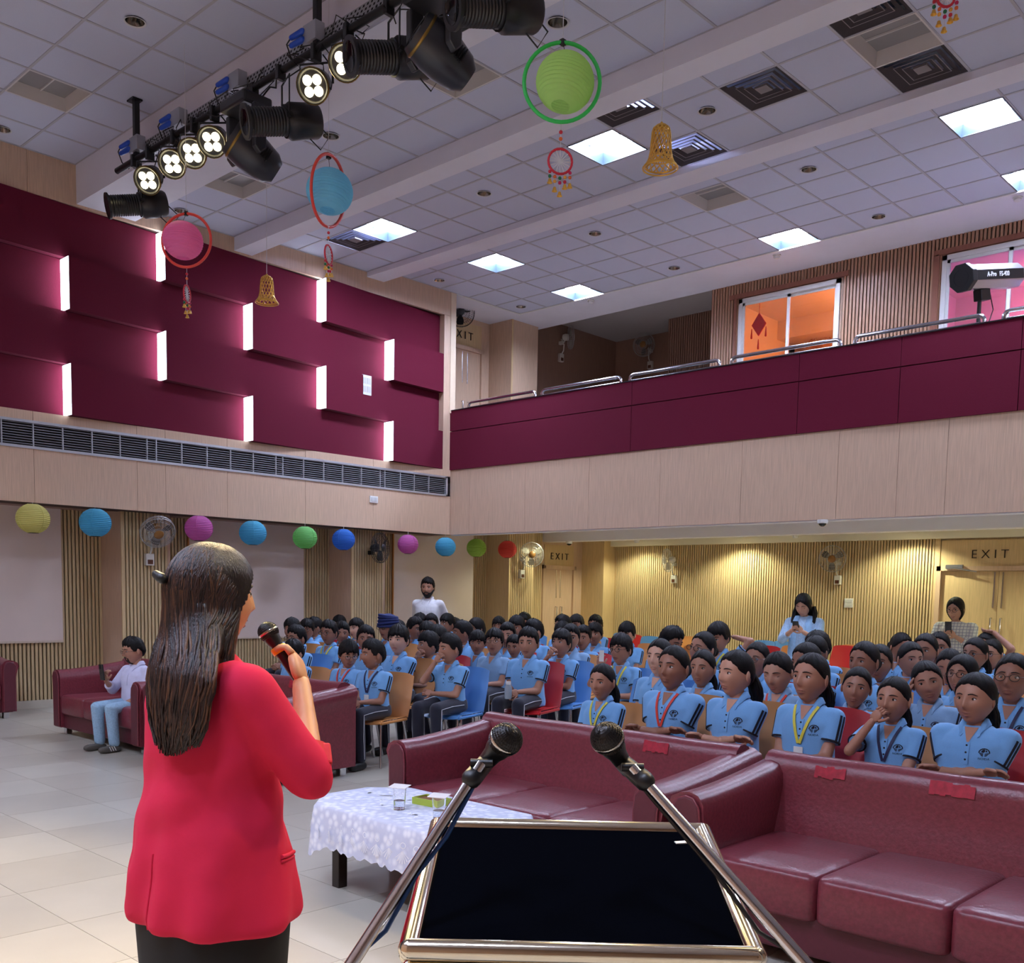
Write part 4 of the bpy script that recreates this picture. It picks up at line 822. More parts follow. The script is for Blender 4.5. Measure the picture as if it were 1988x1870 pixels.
MB().bx(-.012, .012, -.005, .005, 0, .002).build('sticker_scrap', WHITE, t, loc=up(hw-.07, PD_-.09, .005), rot=(PT_, 0, .3))

# ---- microphones
MESHB = M('black microphone mesh', (58, 56, 56), .35, .8); MICB = M('black microphone body', (18, 18, 20), .4); SILV = M('silver microphone ring', (196, 192, 186), .2, 1.)
def mic_parts(t, c, d, body=.10, ring=None):          # ball centre c, body leaving along d
    d = Vector(d).normalized(); B3 = basis(d); r = .0265
    MB().ell(c, (r, r, r), 28, 18).build('grille_core', MICB, t, smooth=80)
    mb = MB()
    for k in range(18):
        th = PI*(k+.5)/18; mb.tube([Vector(c)+B3@Vector((1.012*r*math.sin(th)*math.cos(a), 1.012*r*math.sin(th)*math.sin(a), 1.012*r*math.cos(th))) for a in np.linspace(0, 2*PI, 33)[:-1]], .0009, 4, closed=True)
        a = PI*k/18; mb.tube([Vector(c)+B3@Vector((1.012*r*math.sin(b)*math.cos(a), 1.012*r*math.sin(b)*math.sin(a), 1.012*r*math.cos(b))) for b in np.linspace(0, 2*PI, 33)[:-1]], .0009, 4, closed=True)
    tag(mb.build('grille_wire', MESHB, t), kind='stuff')
    MB().lathe([(r*.98, -.003), (r*1.05, -.001), (r*1.05, .003), (r*.98, .005)], 28, c, B3).build('grille_band', SILV, t, smooth=60)
    MB().lathe([(r*.85, .012), (.02, .03), (.0165, .04), (.012, .04+body), (.001, .04+body)], 20, c, B3).build('body', MICB, t, smooth=50)
def boom_mic(label, ball, dep, path, face, cabcol, floorz=0.):
    c = Vector(at(*ball, dep)); e = [Vector(at(a, b, d_)) for a, b, d_ in path]; base = Vector((e[-1].x, e[-1].y, 0))
    t = thing('microphone_stand', label, 'microphone', base, 0, 'microphones at the lectern'); e = [p-base for p in e]; c = c-base
    bd = (e[0]-c).normalized(); md = Vector(face).normalized()
    mic_parts(t, c, md, .05)
    n_ = (e[1]-e[0]).normalized(); hold = c+md*.065
    MB().cap(hold, e[0]+n_*.03, .0145, .0165, 12).build('clip', MICB, t, smooth=60); MB().tube([e[0]+Vector((-.013, -.012, .0)), e[0]+Vector((.013, .012, .0))], .007, 8).build('clip_screw', MICB, t, smooth=60)
    MB().tube([e[0], e[1]], [.0088, .0105], 14).build('boom', STEEL, t, smooth=60)
    if len(e) > 2: MB().tube(e[1:], .012, 12).build('boom_lower', STEEL, t, smooth=60)
    MB().tube([e[-1], (0, 0, .02)], .014, 12).build('upright', STEEL, t, smooth=60); MB().lathe([(.001, .025), (.05, .025), (.13, .012), (.135, 0), (.001, 0)], 24).build('base', BLACK, t, smooth=50)
    off = Vector((.0, .0, -.012)); MB().tube([e[0]+off, e[0].lerp(e[1], .3)+off+Vector((.004, .004, -.01)), e[0].lerp(e[1], .5)+off*1.5, e[0].lerp(e[1], .72)+off*2.6, e[0].lerp(e[1], .85)+off, e[1]+off], .0038, 8).build('lead', M(cabcol + ' lead', {'blue': (20, 62, 120), 'black': (14, 14, 15)}[cabcol], .4), t, smooth=80)
boom_mic('left boom microphone with blue lead crossing the lectern edge', (982, 1436), 1.6, [(935, 1482, 1.6), (672, 1888, 1.5), (570, 2046, 1.465)], tuple(_f*.62-_R*.5-_U*.6), 'blue')
boom_mic('right boom microphone with black lead crossing the lectern corner', (1179, 1434), 1.6, [(1228, 1490, 1.6), (1580, 1890, 1.46), (1700, 2026, 1.415)], tuple(_f*.62+_R*.42-_U*.6), 'black')

# ---- plastic chairs with steel legs
CH = {'blue': M('blue chair plastic', (92, 150, 214), .4), 'orange': M('orange chair plastic', (214, 146, 84), .4), 'red': M('red chair plastic', (198, 30, 38), .4)}
def chair_meshes():
    W = .22; th = .008
    def sheet(rows):                                   # rows of (x,y,z) -> thin shell
        mb = MB(); n = len(rows[0]); top = [p for r in rows for p in r]; R_ = len(rows); f = []
        nr = []
        for j in range(R_):
            for i in range(n):
                a = Vector(rows[j][min(i+1, n-1)])-Vector(rows[j][max(i-1, 0)]); b = Vector(rows[min(j+1, R_-1)][i])-Vector(rows[max(j-1, 0)][i]); q = a.cross(b); q.normalize(); nr.append(q)
        bot = [Vector(p)-q*th for p, q in zip(top, nr)]; o = len(top)
        for j in range(R_-1):
            for i in range(n-1): k = j*n+i; f += [(k, k+1, k+n+1, k+n), (o+k, o+k+n, o+k+n+1, o+k+1)]
        for i in range(n-1): f += [(i, o+i, o+i+1, i+1), ((R_-1)*n+i, (R_-1)*n+i+1, o+(R_-1)*n+i+1, o+(R_-1)*n+i)]
        for j in range(R_-1): f += [(j*n, (j+1)*n, o+(j+1)*n, o+j*n), (j*n+n-1, o+j*n+n-1, o+(j+1)*n+n-1, (j+1)*n+n-1)]
        return mb.add(top+bot, f)
    us = np.linspace(-1, 1, 9)
    seat = sheet([[(W*u*(1-.06*v), -.22+.44*v, .43+.012*abs(u)**3-.02*math.sin(PI*v)*(1-u*u)-(.03*(1-v/.12)**2 if v < .12 else 0)) for u in us] for v in np.linspace(0, 1, 9)])
    back = sheet([[(W*u*(.98-.10*v), .215+.10*v+.03*math.sin(PI*v*.6)-.03*(1-u*u), .43+.40*v+.012*(1-u*u)*v-(.02*(abs(u)**6) if v > .95 else 0)) for u in us] for v in np.linspace(0, 1, 9)])
    sides = [MB().tube([(s*.215, -.2, .41), (s*.21, .2, .415)], .014, 8) for s in (-1, 1)]
    legs = [MB().tube([(s*.19, y0, .43), (s*.215, y1, 0)], .0115, 10).mesh('leg', STEEL, 60) for s in (-1, 1) for y0, y1 in ((-.17, -.2), (.17, .27))]
    out = {}
    for k, m in CH.items(): out[k] = (seat.mesh('seat', m, 60), back.mesh('backrest', m, 60), [q.mesh('side_rail', m, 60) for q in sides])
    return out, legs
CHM, CHL = chair_meshes()
def chair(label, x, y, col, rz=0., sc=1., group=None):
    t = thing('plastic_chair', label, 'chair', (x, y, 0), rz, group or col+' plastic chairs'); t.scale = (sc,)*3
    put('seat', CHM[col][0], t); put('backrest', CHM[col][1], t); [put('side_rail', q, t) for q in CHM[col][2]]
    for l in CHL: put('leg', l, t)
    return t
# ================================================================ people
SKIN = [(M('skin %d' % i, c, .5, var=.05, scale=14, sss=.06), M('lips %d' % i, l, .42)) for i, (c, l) in enumerate((((198, 148, 122), (168, 98, 92)), ((178, 128, 104), (148, 84, 78)), ((158, 110, 88), (126, 72, 66)), ((212, 166, 142), (184, 110, 102))))]
EYEW = M('eye white', (226, 222, 218), .25); IRIS = M('dark iris', (26, 16, 12), .15); BROW = M('brow hair', (22, 17, 16), .8); HAIR = M('black hair', (14, 11, 12), .5, bump=.35, scale=60, stretch=(8, 8, .6), spec=.22)
POLO = M('sky blue polo knit', (116, 172, 224), .85, bump=.1, scale=300, var=.05, sheen=.2); POLO2 = M('faded blue polo knit', (128, 166, 204), .85, bump=.1, scale=300, var=.05, sheen=.2); NAVY = M('navy cloth', (24, 26, 44), .85, sheen=.2, bump=.1, scale=200); NAVYT = M('navy trim', (20, 20, 36), .8); PIPEW = M('white piping', (206, 208, 216), .7)
LANY = {'yellow': M('yellow lanyard', (218, 206, 70), .6), 'red': M('red lanyard', (214, 62, 44), .6), 'navy': M('navy lanyard', (30, 30, 70), .6)}; CARD = M('id card', (226, 226, 222), .5); SHOE = M('black shoe', (22, 20, 20), .5); GLFR = M('spectacle frame', (24, 22, 24), .3); GLEN = M('spectacle lens', (255, 255, 255), .02, trans=1.)
sm = lambda t, a, b: np.clip((t-a)/(b-a), 0, 1)**2*(3-2*np.clip((t-a)/(b-a), 0, 1))
def head_xyz(nu, nv):
    u = np.linspace(0, 2*PI, nu, endpoint=False)-PI; ph = u-.42*np.sin(u); th = np.linspace(0.02, PI-.02, nv)
    P, T = np.meshgrid(ph, th); return np.sin(T)*np.sin(P), -np.sin(T)*np.cos(P), np.cos(T), P
def head_base(dx, dy, dz, wide=1.):
    x, y, z = .0745*dx*wide, .094*dy, .113*dz; t = np.clip(-z/.113, 0, 1)
    x = x*(1-.30*t**1.5); y = np.where(y > 0, y*(1.03-.50*sm(t, .12, .95)), y*(1-.13*t**2.2)); y = y-.012*sm(t, .3, 1.)
    x = x*(1+.03*sm(z, .0, .06)); return x, y, z
def head_arr(nu=52, nv=42, fem=False, wide=1., mouth=0.):
    dx, dy, dz, P = head_xyz(nu, nv); x, y, z = head_base(dx, dy, dz, wide); w = sm(-dy, .15, .5); ax = np.abs(x); G = lambda a, b: np.exp(-a*a-b*b); d = 0*x
    pr = np.interp(z, [-.042, -.034, -.024, -.006, .018, .034], [0, .010, .0215, .014, .005, 0]); d -= pr*np.exp(-(x/np.interp(z, [-.036, -.022, .02], [.0135, .012, .0085]))**2)
    d += .0085*G((ax-.030)/.0155, (z-.010)/.0115); d -= (.002 if fem else .0035)*G((ax-.028)/.02, (z-.031)/.009); d -= .005*G((ax-.037)/.018, (z+.028)/.02)
    d -= .0058*G(x/.019, (z+.0535)/.0062)+.0062*G(x/.016, (z+.0655)/.0065); d += .0045*G(x/.023, (z+.0595)/.0026)+.003*G(x/.02, (z+.077)/.006); d -= .006*G(x/.02, (z+.094)/.012)
    y = y+d*w; n, m = dx.shape; V = np.stack([x, y, z], -1).reshape(-1, 3); F = []
    for j in range(n-1):
        for i in range(m): k = (i+1) % m; F.append((j*m+i, (j+1)*m+i, (j+1)*m+k, j*m+k))
    F += [tuple(range(m-1, -1, -1)), tuple((n-1)*m+i for i in range(m))]
    mb = MB(); mb.add(V, F, 0); fr = V[V[:, 1] < -.03]
    sf = lambda a, b: fr[np.argmin((fr[:, 0]-a)**2+(fr[:, 2]-b)**2)][1]
    return mb, sf
def face_feats(mb, sf, near=True, closed=False, fem=False, smile=False, openm=False):
    for s in (-1, 1):
        ex, ez = s*.0305, .0085; ey = sf(ex, ez)
        if closed:
            mb.tube([(ex+s*q*.0135, ey-.001+.0016*q*q, ez-.004+.0035*q*q) for q in (-1, -.5, 0, .5, 1)], .0013, 5, 3)
        else:
            mb.ell((ex, ey+.0040, ez), (.0135, .0078, .0064), 12, 8, 1); mb.ell((ex-.001, ey-.0020, ez+.0002), (.0060, .003, .0060), 10, 6, 2)
            mb.tube([(ex+s*q*.0142, ey+.0-.0022+.0045*q*q, ez+.0062-.0052*q*q) for q in (-1, -.6, -.2, .2, .6, 1)], .0016, 5, 3)
        bw = .0026 if fem else .0036
        bp = [(s*(.0125+.036*q), sf(s*(.0125+.036*q), .0285)-.0012, .0275+.006*math.sin(PI*min(q*.9+.05, 1))-.004*q) for q in (0, .25, .5, .75, 1)]; mb.tube(bp, [bw*.7, bw, bw, bw*.8, bw*.35], 6, 3)
        mb.ell((s*.0765, .010, -.006), (.008, .017, .029), 12, 8, 0, Matrix.Rotation(s*.35, 3, 'Z')); mb.ell((s*.0805, .006, -.003), (.004, .010, .018), 10, 6, 0, Matrix.Rotation(s*.35, 3, 'Z'))
    wd = .023 if not smile else .029
    up_ = 0 if not smile else .007
    for zc, h, b in ((-.0540, .0035, .0006), (-.0655, .0042, .001)):
        R = []
        for q in np.linspace(-1, 1, 9):
            xx = q*wd*(1 if zc > -.06 else .85); zz = zc+up_*q*q-(.004 if zc < -.06 else 0)*(q*q-1)*-.6; hh = h*(1-q*q)**.6+.0004; yy = sf(xx, zz)
            R.append([(xx, yy+.002, zz+hh), (xx, yy-.0014, zz+hh*.3), (xx, yy-.0014, zz-hh*.4), (xx, yy+.002, zz-hh)])
        mb.loft(R, 4)
    yy = sf(0, -.0595)
    if openm: mb.ell((0, yy+.002, -.060), (.014, .006, .010), 12, 8, 2)
    else: mb.tube([(q*wd, sf(q*wd, -.0597+up_*q*q)-.0006, -.0597+up_*q*q) for q in (-1, -.5, 0, .5, 1)], .0009, 5, 3)
    for s in (-1, 1): mb.ell((s*.006, sf(0, -.034)+.006, -.0345), (.0035, .003, .0018), 8, 4, 3)
    return mb
# hair caps: scalp shells that stand off the head above the hairline
def hair_cap(style, seed=0, nu=64, nv=40):
    r = np.random.default_rng(seed); dx, dy, dz, P = head_xyz(nu, nv); x, y, z = head_base(dx, dy, dz); ap = np.abs(P)
    if style == 'boy': zl = np.interp(ap, [0, .6, 1.0, 1.25, 1.5, 1.75, 2.2, PI], [.060, .056, .040, .000, -.004, .014, -.045, -.066]); off = .010+.010*sm(z, .02, .10)+.008*np.exp(-(P/.8)**2)*sm(z, .05, .09)
    elif style == 'fringe': zl = np.interp(ap, [0, .6, 1.0, 1.25, 1.5, 1.75, 2.2, PI], [.040, .038, .030, -.010, -.012, .004, -.05, -.07]); off = .011+.010*sm(z, .02, .10)+.006*np.exp(-(P/.9)**2)
    elif style == 'bun': zl = np.interp(ap, [0, .5, .9, 1.2, 1.5, 1.75, 2.2, PI], [.072, .066, .044, .014, .000, -.004, -.05, -.075]); off = .006+.004*sm(z, .02, .1)-.003*np.exp(-(P/.1)**2)*sm(z, .0, .08)
    else: zl = np.interp(ap, [0, .4, .8, 1.1, 1.4, 1.7, 2.2, PI], [.070, .060, .030, -.015, -.06, -.10, -.12, -.12]); off = .010+.008*sm(z, .0, .1)+.010*sm(-z, -.02, .1)
    st = r.normal(0, 1, nu); st = (st+np.roll(st, 1)+np.roll(st, -1))/3; zl = zl+.006*st[None, :]*(1.6 if style in ('boy', 'fringe') else .4)
    rough = .0035 if style in ('boy', 'fringe') else .0012
    off = off+rough*st[None, :]+r.normal(0, rough*.35, z.shape); k = sm(z-zl, -.004, .006); o = -.014*(1-k)+off*k
    nx, ny, nz = dx/.0745, dy/.094, dz/.113; L = np.sqrt(nx*nx+ny*ny+nz*nz); V = np.stack([x+nx/L*o, y+ny/L*o, z+nz/L*o], -1).reshape(-1, 3); n, m = dx.shape; F = []
    for j in range(n-1):
        for i in range(m): q = (i+1) % m; F.append((j*m+i, (j+1)*m+i, (j+1)*m+q, j*m+q))
    F.append(tuple(range(m-1, -1, -1))); return MB().add(V, F)
def ponytail(kind):
    mb = MB(); r = np.random.default_rng(4)
    if kind == 'bun': mb.ell((0, .115, -.01), (.035, .03, .035), 16, 10); return mb
    L = {'pony': .20, 'long': .26}[kind]
    for k in range(9):
        a = 2*PI*k/9; q = .012; pts = []; rs = []
        for i in range(8):
            u = i/7; sp = 1+1.0*math.sin(PI*min(u*1.1, 1)); pts.append((q*sp*math.cos(a)+.03*u+r.normal(0, .003), .085+.05*math.sin(min(u*2.2, PI/2))-.02*u+q*sp*math.sin(a), .0-L*u**1.15+r.normal(0, .003))); rs.append(.013*(1-.75*u**2)+.002)
        mb.tube(pts, rs, 7)
    return mb
HAIRME = {}
def hair_mesh(style, seed):
    k = (style, seed)
    if k not in HAIRME:
        st = {'boy': 'boy', 'fringe': 'fringe', 'pony': 'bun', 'bun': 'bun', 'long': 'long'}[style]; mb = hair_cap(st, seed)
        HAIRME[k] = (mb.mesh('hair', HAIR, 80), ponytail(style).mesh('ponytail' if style == 'pony' else 'hair_bun', HAIR, 80) if style in ('pony', 'bun') else None)
    return HAIRME[k]
# --- smooth union of overlapping solids
TS = bpy.data.scenes.new('scratch')
def remesh(mb, vox=.012, it=4, fac=.5):
    me = mb.mesh('r', [HAIR]); o = bpy.data.objects.new('r', me); TS.collection.objects.link(o)
    m = o.modifiers.new('r', 'REMESH'); m.mode = 'VOXEL'; m.voxel_size = vox
    s = o.modifiers.new('s', 'SMOOTH'); s.factor = fac; s.iterations = it
    TS.view_layers[0].update(); dg = TS.view_layers[0].depsgraph; e = bpy.data.meshes.new_from_object(o.evaluated_get(dg))
    out = MB(); out.v = [tuple(v.co) for v in e.vertices]; out.f = [tuple(p.vertices) for p in e.polygons]; out.m = [0]*len(out.f)
    bpy.data.objects.remove(o); bpy.data.meshes.remove(e); bpy.data.meshes.remove(me); return out
def ellr(z, a, b, yc=0, n=24, e=.85): return [(a*math.copysign(abs(math.cos(t))**e, math.cos(t)), yc+b*math.copysign(abs(math.sin(t))**e, math.sin(t)), z) for t in (2*PI*k/n for k in range(n))]
def ik(Sh, T, l1, l2, hint):
    Sh, T, h = Vector(Sh), Vector(T), Vector(hint); d = T-Sh; L = min(d.length, (l1+l2)*.995); d.normalize(); a = (l1*l1-l2*l2+L*L)/(2*L); r = math.sqrt(max(l1*l1-a*a, 0)); p = h-d*h.dot(d); p.normalize(); return Sh+d*a+p*r, Sh+d*L
def hand(mb, W, d, n, curl=.5, s=1., thumb=1, m=0):   # wrist, pointing direction, palm normal
    d = Vector(d).normalized(); n = Vector(n); n = (n-d*n.dot(d)).normalized(); b = d.cross(n); W = Vector(W); B3 = Matrix((b, d, n)).transposed()
    sq(mb, (0, 0, 0), (1, 1, 1), .6, .6, 12, 8, m); k = len(mb.v)-12*9
    for i in range(k, len(mb.v)): p = Vector(mb.v[i]); mb.v[i] = tuple(W+B3@Vector((p.x*.034*s, (p.y*.036+.038)*s, p.z*.013*s)))
    for i, ln in enumerate((.058, .066, .062, .048)):
        x = (-.026+.0172*i)*s; p0 = W+B3@Vector((x, .068*s, 0)); a = curl*.5; p1 = p0+B3@Vector((x*.05, math.cos(a), math.sin(a)))*ln*.45*s; a2 = curl*1.5; p2 = p1+B3@Vector((0, math.cos(a2), math.sin(a2)))*ln*.33*s; a3 = curl*2.3; p3 = p2+B3@Vector((0, math.cos(a3), math.sin(a3)))*ln*.26*s
        mb.tube([p0, p1, p2, p3, p3+(p3-p2)*.15], [.0088*s, .0084*s, .0078*s, .0068*s, .002*s], 7, m)
    p0 = W+B3@Vector((-.03*thumb*s, .022*s, 0)); p1 = p0+B3@Vector((-.6*thumb, .75, .35))*.034*s; p2 = p1+B3@Vector((-.2*thumb, .95, .35+curl*.3)).normalized()*.03*s
    mb.tube([p0, p1, p2, p2+(p2-p1)*.12], [.012*s, .0098*s, .008*s, .002*s], 7, m); return mb
# --- figure: a body in a pose (units of a seated child; faces -y, wearer's left is +x)
POSE = {  # right hand, left hand, elbow hints, hand directions
 'lap': dict(R=(-.05, -.25, .60), L=(.05, -.27, .60), hR=(-.32, .5, -.8), hL=(.32, .5, -.8), dR=(.5, -.8, -.2), dL=(-.5, -.8, -.2)),
 'cross': dict(R=(.10, -.175, .665), L=(-.10, -.165, .65), hR=(-.45, .1, -.9), hL=(.45, .1, -.9), dR=(1, .1, .1), dL=(-1, .1, .1)),
 'chin': dict(R=(-.055, -.16, .905), L=(-.06, -.2, .62), hR=(-.5, -.5, -.9), hL=(.8, .1, -.8), dR=(.5, .1, .75), dL=(-1, -.1, .1)),
 'cheek': dict(R=(-.105, -.085, .93), L=(-.06, -.2, .62), hR=(-.7, -.5, -.9), hL=(.8, .1, -.8), dR=(.15, .15, 1), dL=(-1, -.1, .1)),
 'behind': dict(R=(-.08, .10, 1.02), L=(.08, .10, 1.02), hR=(-1, -.1, .25), hL=(1, -.1, .25), dR=(1, .2, .1), dL=(-1, .2, .1)),
 'show': dict(R=(-.10, -.24, .88), L=(.02, -.25, .62), hR=(-.6, -.1, -.9), hL=(.7, .3, -.6), dR=(.1, -.2, 1), dL=(-.6, -.7, 0)),
 'onhead': dict(R=(-.05, -.25, .60), L=(.07, -.05, 1.15), hR=(-.6, .6, -.3), hL=(1, -.4, .2), dR=(.5, -.8, -.2), dL=(-1, .1, .0)),
 'phone': dict(R=(-.055, -.25, .74), L=(.05, -.245, .73), hR=(-.8, .5, -.8), hL=(.8, .5, -.8), dR=(.35, -.65, .55), dL=(-.35, -.65, .5)),
 'back': dict(R=(-.10, .12, .44), L=(.10, .12, .44), hR=(-.6, .5, 0), hL=(.6, .5, 0), dR=(.8, .2, -.5), dL=(-.8, .2, -.5)),
 'text': dict(R=(-.14, -.23, .73), L=(.08, -.22, .52), hR=(-.7, .2, -.9), hL=(.8, .4, -.5), dR=(.15, -.15, 1), dL=(-.4, -.8, -.2)),
}
PC = {}
def torso(e=0., w=1., long=False):
    rg = [(.455, .150, .118, .01), (.50, .153, .118, .008), (.57, .146, .110, .0), (.65, .142, .106, -.002), (.73, .150, .108, 0), (.785, .150, .100, .004), (.825, .132, .086, .012), (.855, .098, .070, .018), (.882, .062, .054, .02)]
    if long: rg = [(-.12, .20, .16, .02), (.05, .19, .15, .02), (.25, .175, .14, .015)]+rg
    return MB().loft([ellr(z, a*w+e, b*(1+(w-1)*1.3)+e, yc) for z, a, b, yc in rg])
def figure(pose, w=1., sleeve=.62, long=False, sleeve_full=False):
    key = (pose, w, sleeve, long, sleeve_full)
    if key in PC: return PC[key]
    p = POSE[pose]; l1, l2 = .230, .215; sx = .143*w; arms = {}
    core = torso(-.012, w); core.cap((0, .018, .85), (0, .002, .95), .043, .040, 14); sh = torso(0., w, long); hands = MB(); trims = []
    for nm, s in (('R', -1), ('L', 1)):
        Sp = Vector((s*sx, .012, .815)); E, Wr = ik(Sp, p[nm], l1, l2, p['h'+nm]); arms[nm] = (Sp, E, Wr)
        core.cap(Sp, E, .040*w, .033*w, 12); core.cap(E, Wr, .034*w, .023, 12)
        core.ell(Sp-Vector((s*.03, 0, .01)), (.055, .05, .05), 12, 8)
        dh = Vector(p['d'+nm]); pn = Vector((-s*.8, -.2, -.3)) if pose in ('cross', 'lap') else (Vector((0, .7, -.4)) if pose in ('chin', 'show', 'text') else Vector((-s, .2, .1)))
        hand(hands, Wr, dh, pn, {'lap': .55, 'cross': .35, 'chin': 1.0, 'cheek': .25, 'behind': .3, 'show': .8, 'onhead': .4, 'phone': .8, 'back': .5, 'text': .8}[pose] if not (pose in ('chin', 'cheek', 'show', 'onhead', 'text') and nm == ('L' if pose != 'onhead' else 'R')) else .45, .95, 1 if s < 0 else -1)
        f = 1. if sleeve_full else sleeve
        e = Sp.lerp(E, f); sh.cap(Sp-Vector((s*.035, 0, -.004)), Sp, .052*w, .053*w, 14)
        if sleeve_full: sh.cap(Sp, E, .054*w, .047*w, 14); e2 = E.lerp(Wr, .55 if sleeve_full == 1 else .95); sh.tube([E, e2], [.047*w, .040*w], 14); sh.ell(E, (.047*w,)*3, 12, 8); hem, hr = e2, .040*w; ax = (Wr-E).normalized()
        else: sh.tube([Sp, e], [.053*w, .056*w], 16); hem, hr = e, .056*w; ax = (E-Sp).normalized()
        trims.append((hem, ax, hr))
    core = remesh(core, .011, 5); shirt = remesh(sh, .0095, 6); bvh = BVHTree.FromPolygons([Vector(v) for v in shirt.v], shirt.f)
    def hit(o, d):
        h = bvh.ray_cast(Vector(o), Vector(d).normalized()); return (h[0], h[1]) if h[0] is not None else (None, None)
    def front(x, z, off=.002):
        a, n = hit((x, -.6, z), (0, 1, 0)); return a+n*off if a is not None else Vector((x, -.11, z))
    def ribbon(pts, wd, m=0, mb=None):                 # flat band lying on the shirt
        mb = mb or MB(); R = []
        for i, q in enumerate(pts):
            tg = (Vector(pts[min(i+1, len(pts)-1)])-Vector(pts[max(i-1, 0)])).normalized(); c, n, _, _ = bvh.find_nearest(Vector(q)); sd = tg.cross(n).normalized()*wd; up_ = n*.0035
            R.append([Vector(q)-sd, Vector(q)+sd, Vector(q)+sd+up_, Vector(q)-sd+up_])
        return mb.loft(R, m)
    # sleeve stripes
    STR = []
    for nm, s in (('R', -1), ('L', 1)):
        Sp, E, Wr = arms[nm]; ad = (E-Sp).normalized(); outd = Vector((s, -.15, .55)); outd = (outd-ad*outd.dot(ad)).normalized(); sd = ad.cross(outd)
        for k in (-1, 1):
            pts = []; stripes = MB(); STR.append(stripes)
            for u in np.linspace(-.04, sleeve-.05 if not sleeve_full else .9, 7):
                o = Sp.lerp(E, u)+sd*k*.0115; a, n = hit(o+outd*.3, -outd)
                if a is not None: pts.append(a-n*.001)
            if len(pts) > 2: ribbon(pts, .0062, 0, stripes)
    # sleeve hems, collar, placket, buttons
    HEM = []
    for c, ax, r in trims: B3 = basis(ax); hems = MB(); HEM.append(hems); hems.lathe([(r*.9, -.013), (r*1.03, -.012), (r*1.03, -.004), (r*.86, -.002)], 18, c, B3)
    col = MB(); R = []
    for q in np.linspace(-1, 1, 29):
        a = q*(PI-.05); ca, sa = math.cos(a), math.sin(a); fr = sm(abs(q), .55, .93); op = sm(abs(q), .8, 1.)
        iz = .917-.052*fr; ir = .050-.004*fr; I = Vector((ir*sa+math.copysign(.010*op, q), .014+ir*ca*.95, iz))
        orr = .076+.012*fr; O = Vector((orr*sa+math.copysign(.036*op, q), .012+orr*ca*.95-.01*op, .888-.055*fr-.012*op)); c, n, _, _ = bvh.find_nearest(O)
        if (O-c).dot(n) < .006: O = c+n*.007
        Mi = I.lerp(O, .45)+Vector((0, 0, .010*(1-fr*.5)))
        R.append([I, Mi, O, O-Vector((0, 0, .005)), Mi-Vector((0, 0, .006)), I-Vector((0, 0, .008))])
    col.loft(R); pk = MB(); ribbon([front(0, z, .001) for z in np.linspace(.80, .69, 8)], .014, 0, pk); bt = MB()
    for z in (.785, .75, .715): q = front(0, z, .005); bt.ell(q, (.0055, .002, .0055), 8, 4)
    nk = MB(); rr_ = []
    for z in np.linspace(.872, .795, 7):
        hwd = .034*max(.04, (z-.790)/.082); rr_.append([front(x, z, .0028) for x in np.linspace(-hwd, hwd, 5)])
    nk.loft(rr_, closed=False, caps=False)
    # chest crest on the wearer's left: arch, bird-like wings and a line of lettering
    cr = MB(); cx, cz = .072*w, .755
    P2 = lambda x, z: front(cx+x, cz+z, .0022)
    for a0 in np.linspace(0, PI, 9)[:-1]:
        a1 = a0+PI/8; cr.add([P2(.026*math.cos(a), .026*math.sin(a)*.9) for a in (a0, a1)]+[P2(.021*math.cos(a), .021*math.sin(a)*.9) for a in (a1, a0)], [(0, 1, 2, 3)])
    cr.add([P2(-.014, .004), P2(-.006, .016), P2(.002, .018), P2(.004, .006), P2(-.004, .0)], [(0, 1, 2, 3, 4)]); cr.add([P2(.006, .004), P2(.006, .017), P2(.015, .006)], [(0, 1, 2)])
    for k in range(4):
        for s in (-1, 1): cr.add([P2(s*.003, -.003-.004*k), P2(s*(.025-.004*k), .002-.005*k), P2(s*(.024-.004*k), -.001-.005*k), P2(s*.003, -.0052-.004*k)], [(0, 1, 2, 3)])
    crest = (cr, P2)
    tx = text_mb('NOIDA', .0155, .0005); tx.v = [tuple(P2(x, -.030+z)) for x, y, z in tx.v]; cr.arr(tx)
    def lanyard():
        lm = MB(); bot = front(.0, .655, .004)
        for s in (-1, 1): ribbon([front(s*x, z, .006) for x, z in zip(np.linspace(.062, .004, 8), np.linspace(.865, .675, 8))], .0075, 0, lm)
        cd = MB(); c = front(0, .62, .008); cd.bx(-.026, .026, -.0015, .0015, -.036, .036); cd.xf(Matrix.Translation(c)); return lm.mesh('lanyard', LANY['yellow'], 60), cd.mesh('id_card', CARD)
    d = dict(core=core, hands=hands, shirt=shirt.mesh('polo_shirt', POLO, 180), stripes=[q.mesh('sleeve_stripe', NAVYT) for q in STR if q.v], hems=[q.mesh('sleeve_hem', NAVYT, 60) for q in HEM], collar=col.mesh('collar', POLO, 60), neck=nk.mesh('neckline', SKIN[0][0], 180), placket=pk.mesh('placket', POLO, 60), buttons=bt.mesh('button', NAVYT, 60), crest=cr.mesh('chest_crest', NAVYT), lan=lanyard(), arms=arms, front=front, ribbon=ribbon)
    PC[key] = d; return d
